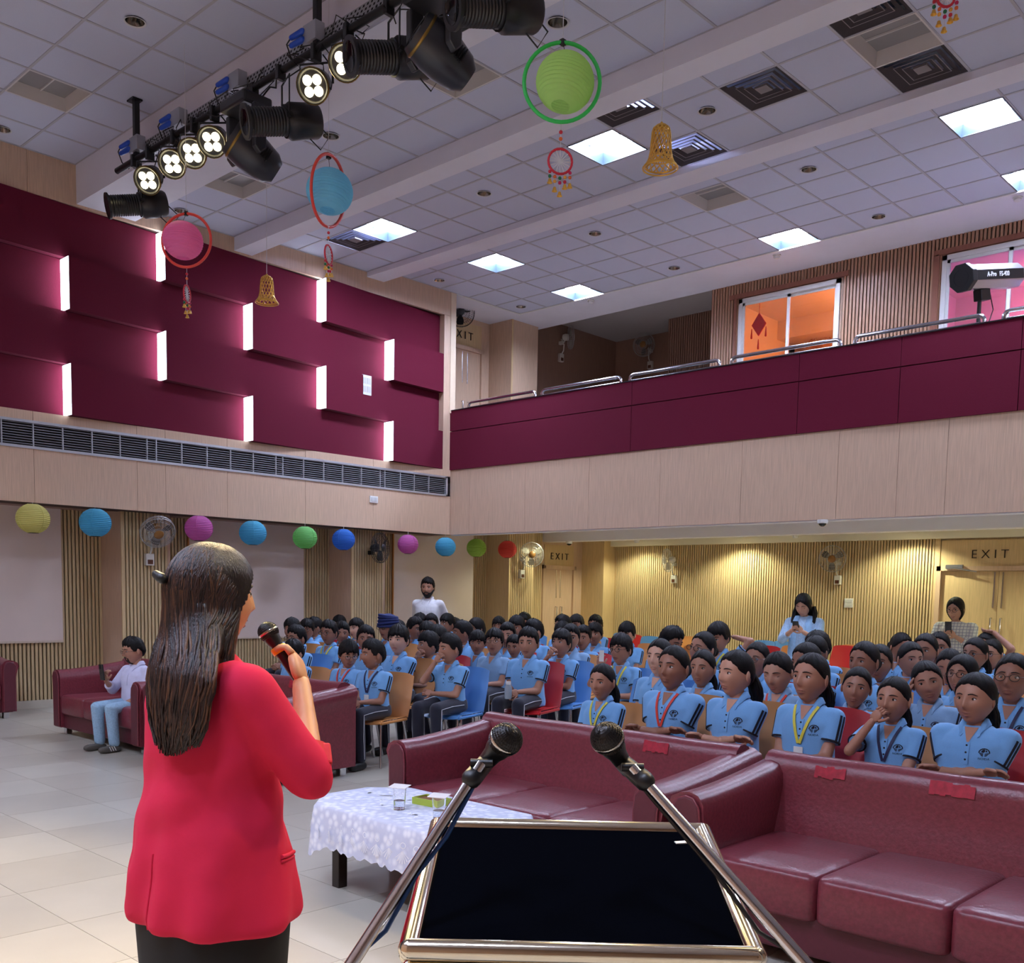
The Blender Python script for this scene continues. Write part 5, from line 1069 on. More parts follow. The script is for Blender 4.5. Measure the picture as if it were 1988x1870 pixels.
def legs_mb(kind):
    mb = MB(); sho = MB()
    if kind == 'sit':
        mb.loft([ellr(z, a, b, .02) for z, a, b in ((.445, .14, .12), (.48, .158, .125), (.52, .155, .12), (.56, .148, .113))])
        for s in (-1, 1): mb.cap((s*.085, .0, .505), (s*.10, -.36, .50), .078, .060, 14); mb.cap((s*.10, -.36, .495), (s*.105, -.335, .10), .058, .050, 14)
        for s in (-1, 1): sq(sho, (s*.108, -.385, .038), (.040, .115, .038), .7, .6, 18, 10)
    else:
        mb.loft([ellr(z, a, b, .01) for z, a, b in ((.42, .14, .115), (.48, .15, .115), (.53, .145, .11))])
        for s in (-1, 1): mb.cap((s*.075, .01, .46), (s*.08, .0, .13), .075, .055, 14); mb.cap((s*.08, .0, .13), (s*.085, .02, -.19), .054, .046, 14)
        for s in (-1, 1): sq(sho, (s*.09, -.02, -.235), (.038, .11, .036), .7, .6, 18, 10)
    return remesh(mb, .012, 4), sho
LEGS = {k: legs_mb(k) for k in ('sit', 'stand')}; TROU = {k: v[0].mesh('trousers', NAVY, 180) for k, v in LEGS.items()}; SHO = {k: v[1].mesh('shoes', SHOE, 80) for k, v in LEGS.items()}
pip = MB()
for s in (-1, 1): pip.tube([(s*.158, .0, .515), (s*.163, -.2, .515), (s*.163, -.36, .50), (s*.160, -.36, .3), (s*.155, -.34, .1)], .0035, 5)
PIPE = pip.mesh('side_piping', PIPEW)
gl = MB()
for s in (-1, 1): gl.tube([(s*.031+.0215*math.cos(a), -.104+.02*abs(s*.031+.0215*math.cos(a))*4*abs(s*.031+.0215*math.cos(a))*4, .006+.0165*math.sin(a)) for a in np.linspace(0, 2*PI, 21)[:-1]], .0017, 5, closed=True); gl.tube([(s*.052, -.098, .010), (s*.079, -.05, .010), (s*.082, .0, .008)], .0016, 5)
gl.tube([(-.010, -.104, .010), (0, -.107, .012), (.010, -.104, .010)], .0016, 5); GLASSES = gl.mesh('spectacles', GLFR, 60)
gp = MB()
for s in (-1, 1): gp.lathe([(.001, 0), (.0205, 0), (.0205, .0012), (.001, .0012)], 16, (s*.031, -.1025, .006), Matrix(((1, 0, 0), (0, 0, 1), (0, .8, 0))))
GLP = gp.mesh('spectacle_lenses', GLEN, 40)
def np_mesh(name, parts, mats):                        # join builders quickly
    V = np.concatenate([np.asarray(p.v, np.float32) for p in parts]); me = bpy.data.meshes.new(name); sizes = []; idx = []; mi = []; o = 0
    for p in parts:
        for f in p.f: sizes.append(len(f)); idx.extend([i+o for i in f])
        mi += p.m; o += len(p.v)
    me.vertices.add(len(V)); me.vertices.foreach_set('co', V.ravel()); me.loops.add(len(idx)); me.loops.foreach_set('vertex_index', idx); me.polygons.add(len(sizes))
    st = np.concatenate([[0], np.cumsum(sizes)[:-1]]); me.polygons.foreach_set('loop_start', st.astype(np.int32)); me.polygons.foreach_set('material_index', mi); me.polygons.foreach_set('use_smooth', [True]*len(sizes)); me.update(calc_edges=True); me.validate()
    for m in mats: me.materials.append(m)
    return me
HC = {}
def head_variant(near, fem, closed, smile, openm, wide):
    k = (near, fem, closed, smile, openm, wide)
    if k not in HC:
        mb, sf = head_arr(*((56, 46) if near else (40, 32)), fem, wide); HC[k] = face_feats(mb, sf, near, closed, fem, smile, openm)
    return HC[k]
def head_matrix(yaw, pitch, roll, off=(0, 0, 0), hs=1.):          # degrees; yaw>0 turns to the wearer's left, pitch>0 looks down, roll>0 tips to the wearer's right
    pv = Vector((0, .010, .925)); Rm = Matrix.Rotation(math.radians(yaw), 4, 'Z') @ Matrix.Rotation(math.radians(pitch), 4, 'X') @ Matrix.Rotation(math.radians(-roll), 4, 'Y')
    return Matrix.Translation(pv+Vector(off)) @ Rm @ Matrix.Translation(Vector((0, -.012, .090))) @ Matrix.Scale(hs, 4)
def set_mat(o, i, m): o.material_slots[i].link = 'OBJECT'; o.material_slots[i].material = m
def person(label, loc, rz=0., s=1., pose='lap', head=(0, 0, 0), hair='boy', seed=0, skin=1, w=1., near=True, lan=None, glasses=False, closed=False, smile=False, openm=False, faded=False, fem=None, group='students in sky blue polo shirts', legs='sit', detail=2, cat='person', wide=1., hs=1.):
    fem = (hair in ('pony', 'bun', 'long')) if fem is None else fem; f = figure(pose, w); t = thing('person', label, cat, loc, rz, group); t.scale = (s,)*3
    Hm = head_matrix(*head, hs=hs); hv = head_variant(near, fem, closed, smile, openm, wide); hm = MB(); A = np.asarray(hv.v) @ np.array(Hm.to_3x3()).T + np.array(Hm.translation); hm.v = list(map(tuple, A)); hm.f = hv.f; hm.m = hv.m
    sk, lp = SKIN[skin]; put('body', np_mesh('body', [f['core'], f['hands'], hm], [sk, EYEW, IRIS, BROW, lp]), t)
    hme, tail = hair_mesh(hair, seed); h = put('hair', hme, t); h.matrix_local = Hm @ Matrix.Diagonal((wide, 1, 1, 1))
    if tail: q = put(tail.name.split('.')[0], tail, t); q.matrix_local = Hm
    sh = put('polo_shirt', f['shirt'], t)
    if faded: set_mat(sh, 0, POLO2)
    if detail > 0:
        c = put('collar', f['collar'], t); nq = put('neckline', f['neck'], t); set_mat(nq, 0, sk)
        if faded: set_mat(c, 0, POLO2)
        for q in f['stripes']: put('sleeve_stripe', q, t)
    if detail > 1:
        [put('sleeve_hem', q, t) for q in f['hems']]; put('placket', f['placket'], t); tag(put('button', f['buttons'], t), kind='stuff'); put('chest_crest', f['crest'], t)
    if lan:
        l = put('lanyard', f['lan'][0], t); set_mat(l, 0, LANY[lan]); put('id_card', f['lan'][1], t)
    if glasses:
        gq = put('spectacles', GLASSES, t); gq.matrix_local = Hm; gq = put('spectacle_lenses', GLP, t); gq.matrix_local = Hm
    put('trousers', TROU[legs], t)
    if detail > 0 and legs == 'sit': put('side_piping', PIPE, t)
    put('shoes', SHO[legs], t)
    return t
# ---- the seated students: pixel of the head centre, row (y), then look
R1, R2, R3, R4, R5, R6 = 5.32, 6.17, 7.02, 7.87, 8.72, 9.6
L1, L2, L3, L4, L5, L6, L7 = 5.62, 6.52, 7.37, 8.22, 9.07, 9.92, 10.8
b5 = lambda a, b: (540+a/3.3133, 1000+b/3.3133)
b6 = lambda a, b: (1040+a/3.74, 1000+b/3.74)
b7 = lambda a, b: (1440+a/3.4635, 1000+b/3.4635)
U = dict
ST = [
 # front of the left block
 (b5(115, 880), L1, U(head=(-15, 12, 0), closed=1, skin=0, hair='fringe', pose='lap'), 'orange', 'student with eyes lowered, nearest to the speaker, behind the sofa back'),
 (b5(430, 890), L1, U(head=(55, 14, 0), glasses=1, smile=1, lan='red', skin=1), 'blue', 'smiling student in spectacles with red lanyard leaning behind the sofa'),
 (b5(605, 897), L1-.1, U(head=(-30, 2, 0), skin=2, lan='navy', pose='lap'), 'orange', 'student in polo on the orange chair at the end of the sofa'),
 (b5(570, 800), L2, U(head=(35, 0, 0), skin=2, hair='boy'), 'red', 'student half hidden behind the student on the front orange chair'),
 (b5(785, 805), L2, U(head=(12, 0, 0), skin=3, hair='fringe', pose='cross'), 'orange', 'fair student with thick fringe between the turbaned student and the front pair'),
 (b5(965, 838), L2, U(head=(-40, 0, 0), skin=1, pose='chin', lan='yellow'), 'orange', 'student in profile with hand over mouth and yellow lanyard'),
 (b5(1125, 862), L2, U(head=(-22, 2, 0), skin=1, pose='chin'), 'blue', 'student on the front blue chair with fingers at the lips'),
 (b5(1375, 818), L3, U(head=(18, -6, 0), glasses=1, skin=1, faded=1), 'orange', 'student in spectacles with raised chin beside the student on the red chair'),
 (b5(1595, 822), L3, U(head=(12, 2, 0), skin=1, faded=0, lan=None, w=1.08), 'red', 'student holding a small grey bottle on the front red chair'),
 (b5(1270, 820), L3+.4, U(head=(22, 6, 0), skin=2, hair='fringe'), 'orange', 'student looking down between the blue chair pair and spectacled student'),
 (b5(1475, 772), L4, U(head=(15, 4, 0), pose='chin', skin=1), 'red', 'student resting chin on fist above the spectacled student'),
 (b5(1545, 728), L5, U(head=(10, 0, 0), skin=2), 'red', 'student with blank look two rows behind the bottle holder'),
 (b5(1660, 752), L5, U(head=(-35, 0, 0), skin=1), 'orange', 'student looking left, right behind the bottle holder'),
 (b5(1595, 692), L7, U(head=(-10, 0, 0), skin=2), 'blue', 'short-haired student in the last row below the red lantern'),
 (b5(1410, 716), L6, U(head=(10, 0, 0), skin=2, hair='fringe'), 'orange', 'student with head tipped in the back row below the lime lantern'),
 (b5(1285, 732), L5, U(head=(-20, 6, 4), skin=2, hair='long'), 'blue', 'long-haired student leaning, just right of the standing man'),
 (b5(1195, 760), L4, U(head=(-55, 0, 0), skin=2), 'orange', 'student turned away behind the front blue chair'),
 (b5(1100, 702), L5, U(head=(-15, 0, 0), skin=2), 'red', 'student beside the standing man, at his right'),
 (b5(1150, 722), L6, U(head=(-10, 0, 0), skin=2), 'blue', 'student whose hair shows behind the student at the standing man'),
 (b5(955, 758), L4, U(head=(-10, 4, 0), glasses=1, skin=2), 'blue', 'student in spectacles peeking over the student with hand on mouth'),
 (b5(975, 708), L5, U(head=(20, 0, 0), skin=2, hair='boy'), 'orange', 'student directly in front of the standing man in white'),
 (b5(915, 702), L5, U(head=(60, 0, 0), skin=2, hair='fringe'), 'blue', 'student left in front of the standing man in white'),
 (b5(860, 728), L4, U(head=(75, 8, 0), skin=2, hair='boy'), 'red', 'student turned to the right beside the turbaned student'),
 (b5(782, 748), L4+.3, U(head=(30, 0, 0), skin=2), 'orange', 'student mostly hidden behind the fair student with fringe'),
 (b5(715, 727), L4, U(head=(0, 0, 0), skin=2, glasses=1), 'orange', 'student in a dark blue turban and spectacles'),
 (b5(500, 732), L4, U(head=(-5, 0, 0), skin=3, hair='fringe'), 'blue', 'fair student with long wavy hair left of the turbaned student'),
 (b5(415, 757), L3, U(head=(40, 8, 0), skin=2), 'red', 'student with bowed head beside the fair wavy-haired student'),
 (b5(395, 707), L5, U(head=(0, 0, 0), skin=2), 'orange', 'student in the back looking over the row left of the fair student'),
 (b5(320, 757), L3, U(head=(5, 2, 0), skin=2, glasses=1, lan='yellow'), 'blue', 'student in spectacles with yellow lanyard, left block third row'),
 (b5(195, 737), L3, U(head=(20, 4, 0), skin=2, glasses=1), 'orange', 'student in spectacles nearest the beige panel edge'),
 (b5(240, 722), L4, U(head=(-30, 2, 0), skin=2), 'red', 'student half hidden behind the spectacled student at the panel edge'),
 (b5(90, 737), L3, U(head=(0, 0, 0), skin=2), 'orange', 'leftmost student of the third row beside the speaker'),
 (b5(110, 792), L2, U(head=(-10, 0, 0), skin=2, glasses=1), 'blue', 'spectacled student leftmost in the second row beside the speaker'),
 (b5(1815, 828), L3+.1, U(head=(-5, -8, 0), skin=1, pose='chin'), 'blue', 'student with chin on hand right of the front red chair'),
 (b5(1895, 792), L3+.45, U(head=(18, 0, 0), skin=2, faded=1, w=1.12), 'orange', 'sturdy student with clasped hands at the aisle of the left block'),
 (b5(1930, 712), L6, U(head=(0, 0, 0), skin=2), 'orange', 'student in the back row before the small exit door, right one'),
 (b5(1845, 718), L6, U(head=(-20, 0, 0), skin=2), 'blue', 'student in the back row before the small exit door, left one'),
 (b5(1820, 758), L5, U(head=(0, 6, 0), skin=2), 'red', 'student showing only hair behind the chin-resting aisle student'),
 (b5(1510, 842), L3+.5, U(head=(10, 10, 0), skin=2), 'red', 'student hidden between the spectacled student and bottle holder'),
 (b5(1040, 797), L3, U(head=(-10, 0, 0), skin=2), 'red', 'student hidden behind the pair on the front blue chair'),
 (b6(360, 892), L4+.1, U(head=(10, 4, 0), skin=2), 'red', 'student half hidden right of the sturdy aisle student'),
 (b6(440, 868), L5, U(head=(12, 0, 0), skin=2, w=1.08), 'orange', 'dark-haired student in vivid polo behind the sturdy aisle student'),
 (b6(445, 802), L7, U(head=(0, 0, 0), skin=2), 'red', 'student in the last row left of the white garden chair'),
 (b6(655, 862), L5, U(head=(0, 10, 0), closed=1, skin=0), 'orange', 'student with closed eyes right of the white garden chair'),
 (b6(640, 978), L3, U(head=(-10, 0, 0), skin=1, glasses=1, pose='show', lan='yellow', hair='fringe'), 'blue', 'student in spectacles holding a white card at the mouth'),
 # right block
 (b6(490, 1208), R1, U(head=(5, 4, 0), skin=1, hair='pony', lan='yellow'), 'orange', 'small student with ponytail and yellow lanyard left behind the middle sofa'),
 (b6(910, 1032), R2, U(head=(5, 0, 0), skin=3, hair='bun'), 'blue', 'fair student with tied hair in the second row of the right block'),
 (b6(935, 908), R4, U(head=(70, 20, 0), skin=2, hair='boy'), 'red', 'short-haired student turned aside above the fair tied-hair student'),
 (b6(1030, 1112), R1, U(head=(0, -3, 0), skin=2, hair='bun', lan='red', pose='cross', w=1.1), 'orange', 'student with crossed arms and red lanyard, front row'),
 (b6(1205, 972), R3, U(head=(-10, -4, -6), skin=1, hair='bun', glasses=1), 'orange', 'student in spectacles below the student with hands behind head'),
 (b6(1340, 884), R5, U(head=(0, 14, 0), skin=1, hair='fringe', pose='behind', lan='yellow'), 'red', 'student with both hands behind the head'),
 (b6(1205, 1112), R2, U(head=(10, 0, 0), skin=1, hair='pony'), 'blue', 'student with ponytail looking aside between two cross-armed students'),
 (b6(1440, 1148), R1, U(head=(-18, 0, 0), skin=0, hair='pony', pose='cross'), 'orange', 'student with crossed arms and ponytail looking left, front row'),
 (b6(1615, 1048), R3, U(head=(0, 0, 0), skin=1, hair='bun', glasses=1, openm=1), 'red', 'yawning student in spectacles'),
 (b6(1745, 1130), R2, U(head=(0, 16, 0), skin=0, hair='bun', closed=1, lan='red', faded=1), 'orange', 'student looking down with red lanyard and faded polo'),
 (b7(460, 1095), R1, U(head=(-8, -3, 0), skin=1, hair='pony', lan='yellow'), 'red', 'slim student with ponytail and yellow lanyard upright in the front row'),
 (b7(480, 922), R4, U(head=(-5, 8, 0), skin=1, hair='bun', glasses=1), 'orange', 'student in spectacles right below the woman in pale blue'),
 (b7(475, 990), R3, U(head=(-20, 6, 0), skin=2, hair='bun'), 'red', 'student hidden behind the slim front-row student'),
 (b7(550, 890), R4+.35, U(head=(-20, 12, 0), closed=1, skin=1, hair='boy'), 'orange', 'short-haired student with lowered eyes before the woman in pale blue'),
 (b7(800, 985), R3, U(head=(-10, 0, 0), skin=2, hair='bun'), 'orange', 'student with tight hair before the two empty orange chairs'),
 (b7(790, 1160), R2-.15, U(head=(15, 0, -6), skin=1, hair='bun', lan='yellow', faded=1), 'orange', 'student with tilted head and yellow lanyard behind the fist-to-chin student'),
 (b7(985, 1240), R1, U(head=(-2, -2, 0), skin=1, hair='pony', pose='chin', lan='navy'), 'orange', 'student with fist at chin and navy lanyard, front row'),
 (b7(950, 995), R3+.1, U(head=(10, 0, 0), skin=2, hair='bun'), 'blue', 'student with oval face left of the smiling student'),
 (b7(1105, 965), R4-.4, U(head=(45, 4, 0), skin=1, hair='bun', smile=1), 'red', 'smiling student turned to the right'),
 (b7(1240, 1115), R2, U(head=(20, 4, 14), skin=1, hair='pony', pose='cheek', faded=1), 'orange', 'student leaning the head on one hand'),
 (b7(1260, 915), R5, U(head=(0, 0, 0), skin=2, hair='bun'), 'blue', 'student below the woman in the checked tunic, at left'),
 (b7(1345, 895), R5+.3, U(head=(10, 0, 0), skin=2, hair='bun'), 'red', 'student showing mostly hair below the woman in the checked tunic'),
 (b7(1375, 1008), R3, U(head=(5, 16, 0), skin=1, hair='bun', closed=1, lan='yellow'), 'orange', 'student with lowered eyes behind the head-leaning student'),
 (b7(1550, 935), R4+.3, U(head=(-15, 0, 0), skin=2, hair='pony', glasses=1), 'orange', 'student in dark spectacles with ponytail in the rear right rows'),
 (b7(1510, 1080), R2+.1, U(head=(-5, -4, 0), skin=1, hair='long', glasses=1), 'red', 'student in spectacles with loose bob hair behind the front right student'),
 (b7(1555, 1230), R1+.05, U(head=(-12, 2, 0), skin=1, hair='pony', pose='cross', w=1.16, wide=1.1), 'red', 'sturdy student with resting arms at the right end of the front row'),
 (b7(1785, 1095), R2+.1, U(head=(0, -3, 0), skin=2, hair='bun', glasses=1, lan='navy'), 'red', 'student in shiny spectacles at the right frame edge'),
 (b7(1655, 935), R5-.2, U(head=(-5, 0, 0), skin=1, hair='bun', glasses=1, near=False), 'orange', 'student in round spectacles in the rear right rows'),
 (b7(1670, 885), R6, U(head=(0, 6, 0), skin=1, hair='bun', glasses=1, pose='onhead'), 'blue', 'student with one hand on the head in the last right row'),
 (b7(1050, 885), R6, U(head=(60, 10, 0), skin=2, hair='bun'), 'blue', 'student whose dark hair shows above the smiling student'),
]
YS = [e[1] for e in ST]; XO = [0.]*len(ST)             # ease neighbours apart along their own lines of sight
for it in range(160):
    Q = [on(e[0][0], e[0][1], 'y', y) for e, y in zip(ST, YS)]
    for i in range(len(ST)):
        for j in range(i):
            dx = Q[i][0]+XO[i]-Q[j][0]-XO[j]; dy = YS[i]-YS[j]
            if abs(dx) < .42 and abs(dy) < .70:
                sg = 1 if dy > 0 or (dy == 0 and ST[i][0][1] < ST[j][0][1]) else -1; YS[i] += sg*.012; YS[j] -= sg*.012; sx = 1 if dx > 0 else -1; XO[i] += sx*.003; XO[j] -= sx*.003
    for i in range(len(ST)):
        XO[i] = max(-.03, min(.03, XO[i])); lo, hi = ST[i][1]*.93, ST[i][1]*1.12
        if ST[i][1] == R1 or ST[i][1] == R1+.05: lo, hi = 5.26, 5.40
        if ST[i][1] <= L1 and ST[i][1] > 5.4: lo = 5.5
        zq = on(ST[i][0][0], ST[i][0][1], 'y', YS[i])[2]
        YS[i] = max(lo, min(hi, YS[i]))
placed = []
for n, ((hx_, hy_), row, kw, ccol, lab) in enumerate(ST):
    rk = row; row = YS[n]; H = Vector(on(hx_, hy_, 'y', row)); H.x += XO[n]; hd = kw.get('head', (0, 0, 0))
    left = H.x < -4.4 and rk in (L1, L1-.1, L2, L3, L3+.1, L3+.4, L3+.45, L3+.5, L4, L4+.1, L4+.3, L5, L6, L7)
    brz = math.radians(14 if left else 2)+random.uniform(-.05, .05)
    s = min(max(H.z/1.020, .86), 1.13); depth = proj(H)[2]
    kw = dict(kw); kw.setdefault('near', depth < 8.2); kw['seed'] = n % 5; kw['hair'] = kw.get('hair', ('boy', 'fringe')[n % 2]); kw['detail'] = 2 if depth < 10.2 else 1
    hs = 1.15
    # head centre sits a little in front of the hips
    off = Matrix.Rotation(brz, 3, 'Z') @ Vector((0, 0, 0))
    zoff = min(0, H.z-1.02*s)
    t = person(lab, (H.x-off.x, H.y-off.y, 0), brz, s, hs=hs, **kw)
    if 'in a dark blue turban' in lab:
        TB = M('dark blue turban cloth', (26, 40, 96), .8); mb = MB(); Hm = head_matrix(*hd, hs=hs)
        mb.ell((0, .01, .06), (.094, .108, .085), 24, 14)
        for k in range(5): mb.tube([(.093*math.cos(a)*(1-.03*k), .008+.108*math.sin(a)*(1-.03*k), .03+.022*k+.012*math.sin(a+k)) for a in np.linspace(0, 2*PI, 25)[:-1]], .013, 6, closed=True)
        o = mb.build('turban', TB, t, smooth=80); o.matrix_local = Hm
        for c in t.children:
            if c.name.startswith('hair'): bpy.data.objects.remove(c)
    if 'bottle' in lab and 'holding' in lab:
        bt = thing('water_bottle', 'small grey bottle held on the lap of the front red chair student', 'bottle', Vector((H.x, H.y, .60*s))+Matrix.Rotation(brz, 3, 'Z')@Vector((0, -.36*s, 0))); bt.location.z = .545*s
        MB().lathe([(.001, 0), (.03, 0), (.033, .02), (.033, .10), (.022, .13), (.001, .13)], 16).build('body', M('grey bottle', (150, 162, 172), .3), bt, smooth=50); MB().lathe([(.024, .13), (.024, .155), (.001, .155)], 14).build('cap', WHITE, bt, smooth=50)
    if 'white card' in lab:
        bt = thing('white_card', 'white card held before the face of a spectacled student', 'card', Vector((H.x, H.y, 0))+Matrix.Rotation(brz, 3, 'Z')@Vector((-.075*s, -.265*s, .97*s)), brz); MB().bx(-.022, .022, -.002, .002, -.05, .05).build('card', WHITE, bt)
    ch_off = Matrix.Rotation(brz, 3, 'Z') @ Vector((0, .02, 0))
    short = lab.replace('student ', '', 1) if lab.startswith('student ') else lab
    chair('%s plastic chair under the %s' % (ccol, ' '.join(lab.split()[:10])), H.x+ch_off.x, H.y+ch_off.y, ccol, brz, s)
    placed.append((H.x, H.y, s, depth))
# ---- empty chairs at the back and between the blocks
EC = [((770, 905), 'blue', 10.6), ((862, 930), 'red', 10.3), ((745, 960), 'orange', 9.6), ((1035, 905), 'orange', 10.9), ((1115, 910), 'blue', 10.9), ((1075, 970), 'orange', 9.5), ((565, 880), 'blue', 11.6), ((620, 890), 'red', 10.9), ((1700, 940), 'blue', 10.2), ((1810, 910), 'blue', 11.2), ((1600, 975), 'red', 9.2), ((1790, 975), 'orange', 9.6)]
for k, ((a, b), c, y) in enumerate(EC):
    q = on(1040+a/3.74, 1000+(b-18)/3.74, 'z', .83)
    q = on(1040+a/3.74, 1000+(b-18)/3.74, 'y', 14.9) if q[1] > 14.9 else q
    lb = ['by the white garden chair, right of closed-eyed student', 'left of the turned-aside student', 'in front of the closed-eyed student', 'left of the hands-behind-head student, in front', 'left of the hands-behind-head student, behind', 'nearest below the hands-behind-head student', 'left of the closed-eyed student', 'directly behind the closed-eyed student', 'left of the woman in pale blue, near one', 'beside the woman in pale blue', 'right of the hands-behind-head student', 'below the woman in pale blue'][k]
    chair('empty %s plastic chair %s' % (c, lb), q[0], q[1], c, random.uniform(-.15, .15), 1., 'empty plastic chairs')
for k, ((a, b), c, y, lb) in enumerate((((680, 855), 'orange', 10.6, 'right of the woman in pale blue, left of two'), ((875, 870), 'orange', 10.4, 'right of the woman in pale blue, right of two'), ((625, 900), 'red', 9.6, 'behind the student with lowered eyes'), ((1860, 950), 'orange', 8.6, 'before the exit door at the right edge'), ((1000, 880), 'blue', 10.9, 'behind the smiling student'), ((90, 830), 'blue', 11.4, 'far left of the woman in pale blue'))):
    q = on(*b7(a, b-15), 'z', .83); q = on(*b7(a, b-15), 'y', 14.6) if q[1] > 14.6 else q; chair('empty %s plastic chair %s' % (c, lb), q[0], q[1], c, random.uniform(-.1, .1), 1., 'empty plastic chairs')
q = on(*b6(740, 1090), 'y', L2+.2); chair('empty blue plastic chair at the aisle below the student with the white card', q[0]+.15, q[1]-.2, 'blue', .2, 1., 'empty plastic chairs')
# white garden chair by the back wall
q = on(*b6(565, 778), 'z', .9); t = thing('garden_chair', 'white slatted garden chair before the ribbed back wall', 'chair', (q[0], q[1], 0), .2); GC = M('white garden plastic', (214, 222, 200), .4)
MB().bx(-.25, .25, -.25, .22, .40, .43).build('seat', GC, t, bevel=.01)
for k in range(9): a = (k-4)*.12; MB().tube([(.035*(k-4), .2, .43), (.26*math.sin(a*1.9), .27, .50+.38*math.cos(a*1.2))], .012, 6, flat=.5).build('slat', GC, t)
MB().tube([(.26*math.sin(a), .275, .5+.40*math.cos(a*.9)) for a in np.linspace(-1.35, 1.35, 15)], .018, 8).build('back_rim', GC, t, smooth=80)
for sx in (-1, 1):
    for yy in (-.22, .2): MB().tube([(sx*.22, yy, .42), (sx*.25, yy*1.15, 0)], .02, 8).build('leg', GC, t)
    MB().tube([(sx*.25, .25, .62), (sx*.29, .0, .64), (sx*.27, -.22, .60), (sx*.24, -.22, .42)], .02, 8).build('armrest', GC, t, smooth=80)
# ---- adults
SHIRTW = M('white cotton shirt', (226, 226, 232), .85, bump=.3, scale=24, var=.03); SHIRTL = M('lilac white shirt', (206, 206, 232), .85, bump=.3, scale=24, var=.03); DENIM = M('light blue denim', (150, 182, 206), .85, bump=.3, scale=60, var=.12); GREYSH = M('grey suede shoe', (92, 88, 82), .8); KURTA = M('pale blue embroidered cotton', (166, 196, 224), .85, bump=.4, scale=70, var=.12); SCARF = M('pale blue scarf', (150, 190, 226), .8, bump=.3, scale=40, var=.1); PALEB = M('pale bodice', (206, 220, 234), .8)
CHK = M('checked tunic cloth', (222, 222, 214), .85); nt = CHK.node_tree; bk = nt.nodes.new('ShaderNodeTexBrick'); bk.offset = 0; bk.inputs['Scale'].default_value = 1; bk.inputs['Brick Width'].default_value = .032; bk.inputs['Row Height'].default_value = .032; bk.inputs['Mortar Size'].default_value = .003; bk.inputs['Color1'].default_value = S(226, 226, 216); bk.inputs['Color2'].default_value = S(220, 220, 212); bk.inputs['Mortar'].default_value = S(150, 154, 166)
tc = nt.nodes.new('ShaderNodeTexCoord'); mp = nt.nodes.new('ShaderNodeMapping'); mp.inputs['Rotation'].default_value = (PI/2, 0, 0); nt.links.new(tc.outputs['Object'], mp.inputs[0]); nt.links.new(mp.outputs[0], bk.inputs['Vector']); nt.links.new(bk.outputs['Color'], nt.nodes['Principled BSDF'].inputs['Base Color'])
PHONE = M('dark phone', (30, 32, 36), .25)
def adult(label, loc, rz, s, pose, head, hair, skin, smat, w=1.05, long=False, full=1, legs='stand', tmat=NAVY, collar=True, glasses=False, closed=False, beard=False, seed=1, hs=1.05, shoe=SHOE):
    f = figure(pose, w, .62, long, full); t = thing('person', label, 'person', loc, rz); t.scale = (s,)*3
    Hm = head_matrix(*head, hs=hs); hv = head_variant(True, hair == 'long', closed, False, False, 1.); A = np.asarray(hv.v) @ np.array(Hm.to_3x3()).T + np.array(Hm.translation); hm = MB(); hm.v = list(map(tuple, A)); hm.f = hv.f; hm.m = hv.m
    sk, lp = SKIN[skin]; put('body', np_mesh('body', [f['core'], f['hands'], hm], [sk, EYEW, IRIS, BROW, lp]), t); hme, tail = hair_mesh(hair, seed); h = put('hair', hme, t); h.matrix_local = Hm
    o = put('kurta' if long else 'shirt', f['shirt'], t); set_mat(o, 0, smat)
    if collar: c = put('collar', f['collar'], t); set_mat(c, 0, smat); c = put('placket', f['placket'], t); set_mat(c, 0, smat)
    for q in f['hems']: c = put('cuff', q, t); set_mat(c, 0, smat)
    if glasses: gq = put('spectacles', GLASSES, t); gq.matrix_local = Hm
    if beard:
        dx, dy, dz, P = head_xyz(52, 42); x, y, z = head_base(dx, dy, dz); ap = np.abs(P); zl = np.interp(ap, [0, .30, .45, .8, 1.2, 1.5, PI], [-.070, -.066, -.044, -.048, -.02, .0, -.2]); k = sm(zl-z, -.002, .008)*sm((1.55 if beard is True else .55)-ap, 0, .1); off = .0085*k-.012*(1-k); L = np.sqrt((dx/.0745)**2+(dy/.094)**2+(dz/.113)**2); V = np.stack([x+dx/.0745/L*off, y+dy/.094/L*off-.004*k, z+dz/.113/L*off], -1).reshape(-1, 3); F = []
        for j in range(41):
            for i in range(52): q = (i+1) % 52; F.append((j*52+i, (j+1)*52+i, (j+1)*52+q, j*52+q))
        bm_ = MB().add(V, F); bm_.tube([(-.026, -.086, -.050), (-.012, -.0945, -.0445), (0, -.096, -.044), (.012, -.0945, -.0445), (.026, -.086, -.050)], [.003, .005, .004, .005, .003], 6)
        o = bm_.build('beard', BROW, t, smooth=80); o.matrix_local = Hm
    tr = put('trousers', TROU[legs], t); set_mat(tr, 0, tmat); sh = put('shoes', SHO[legs], t); set_mat(sh, 0, shoe)
    return t, f, tr, sh
def phone(label, t, f, nm, d, off=(0, 0, 0)):
    W = f['arms'][nm][2]; s = t.scale[0]; Mx = Matrix.Translation(t.location) @ t.rotation_euler.to_matrix().to_4x4() @ Matrix.Scale(s, 4); p = Mx @ (Vector(W)+Vector(off)); R3 = t.rotation_euler.to_matrix() @ basis(d)
    ph = thing('phone', label, 'phone', p); MB().obx((0, 0, 0), (.037, .075, .005), R3).build('body', PHONE, ph, bevel=.003); MB().obx(R3@Vector((.015, .05, -.006)), (.014, .018, .002), R3).build('camera_bump', BLACK, ph); MB().obx(R3@Vector((0, 0, .0055)), (.033, .069, .0006), R3).build('screen', M('phone screen', (20, 24, 34), .08), ph)
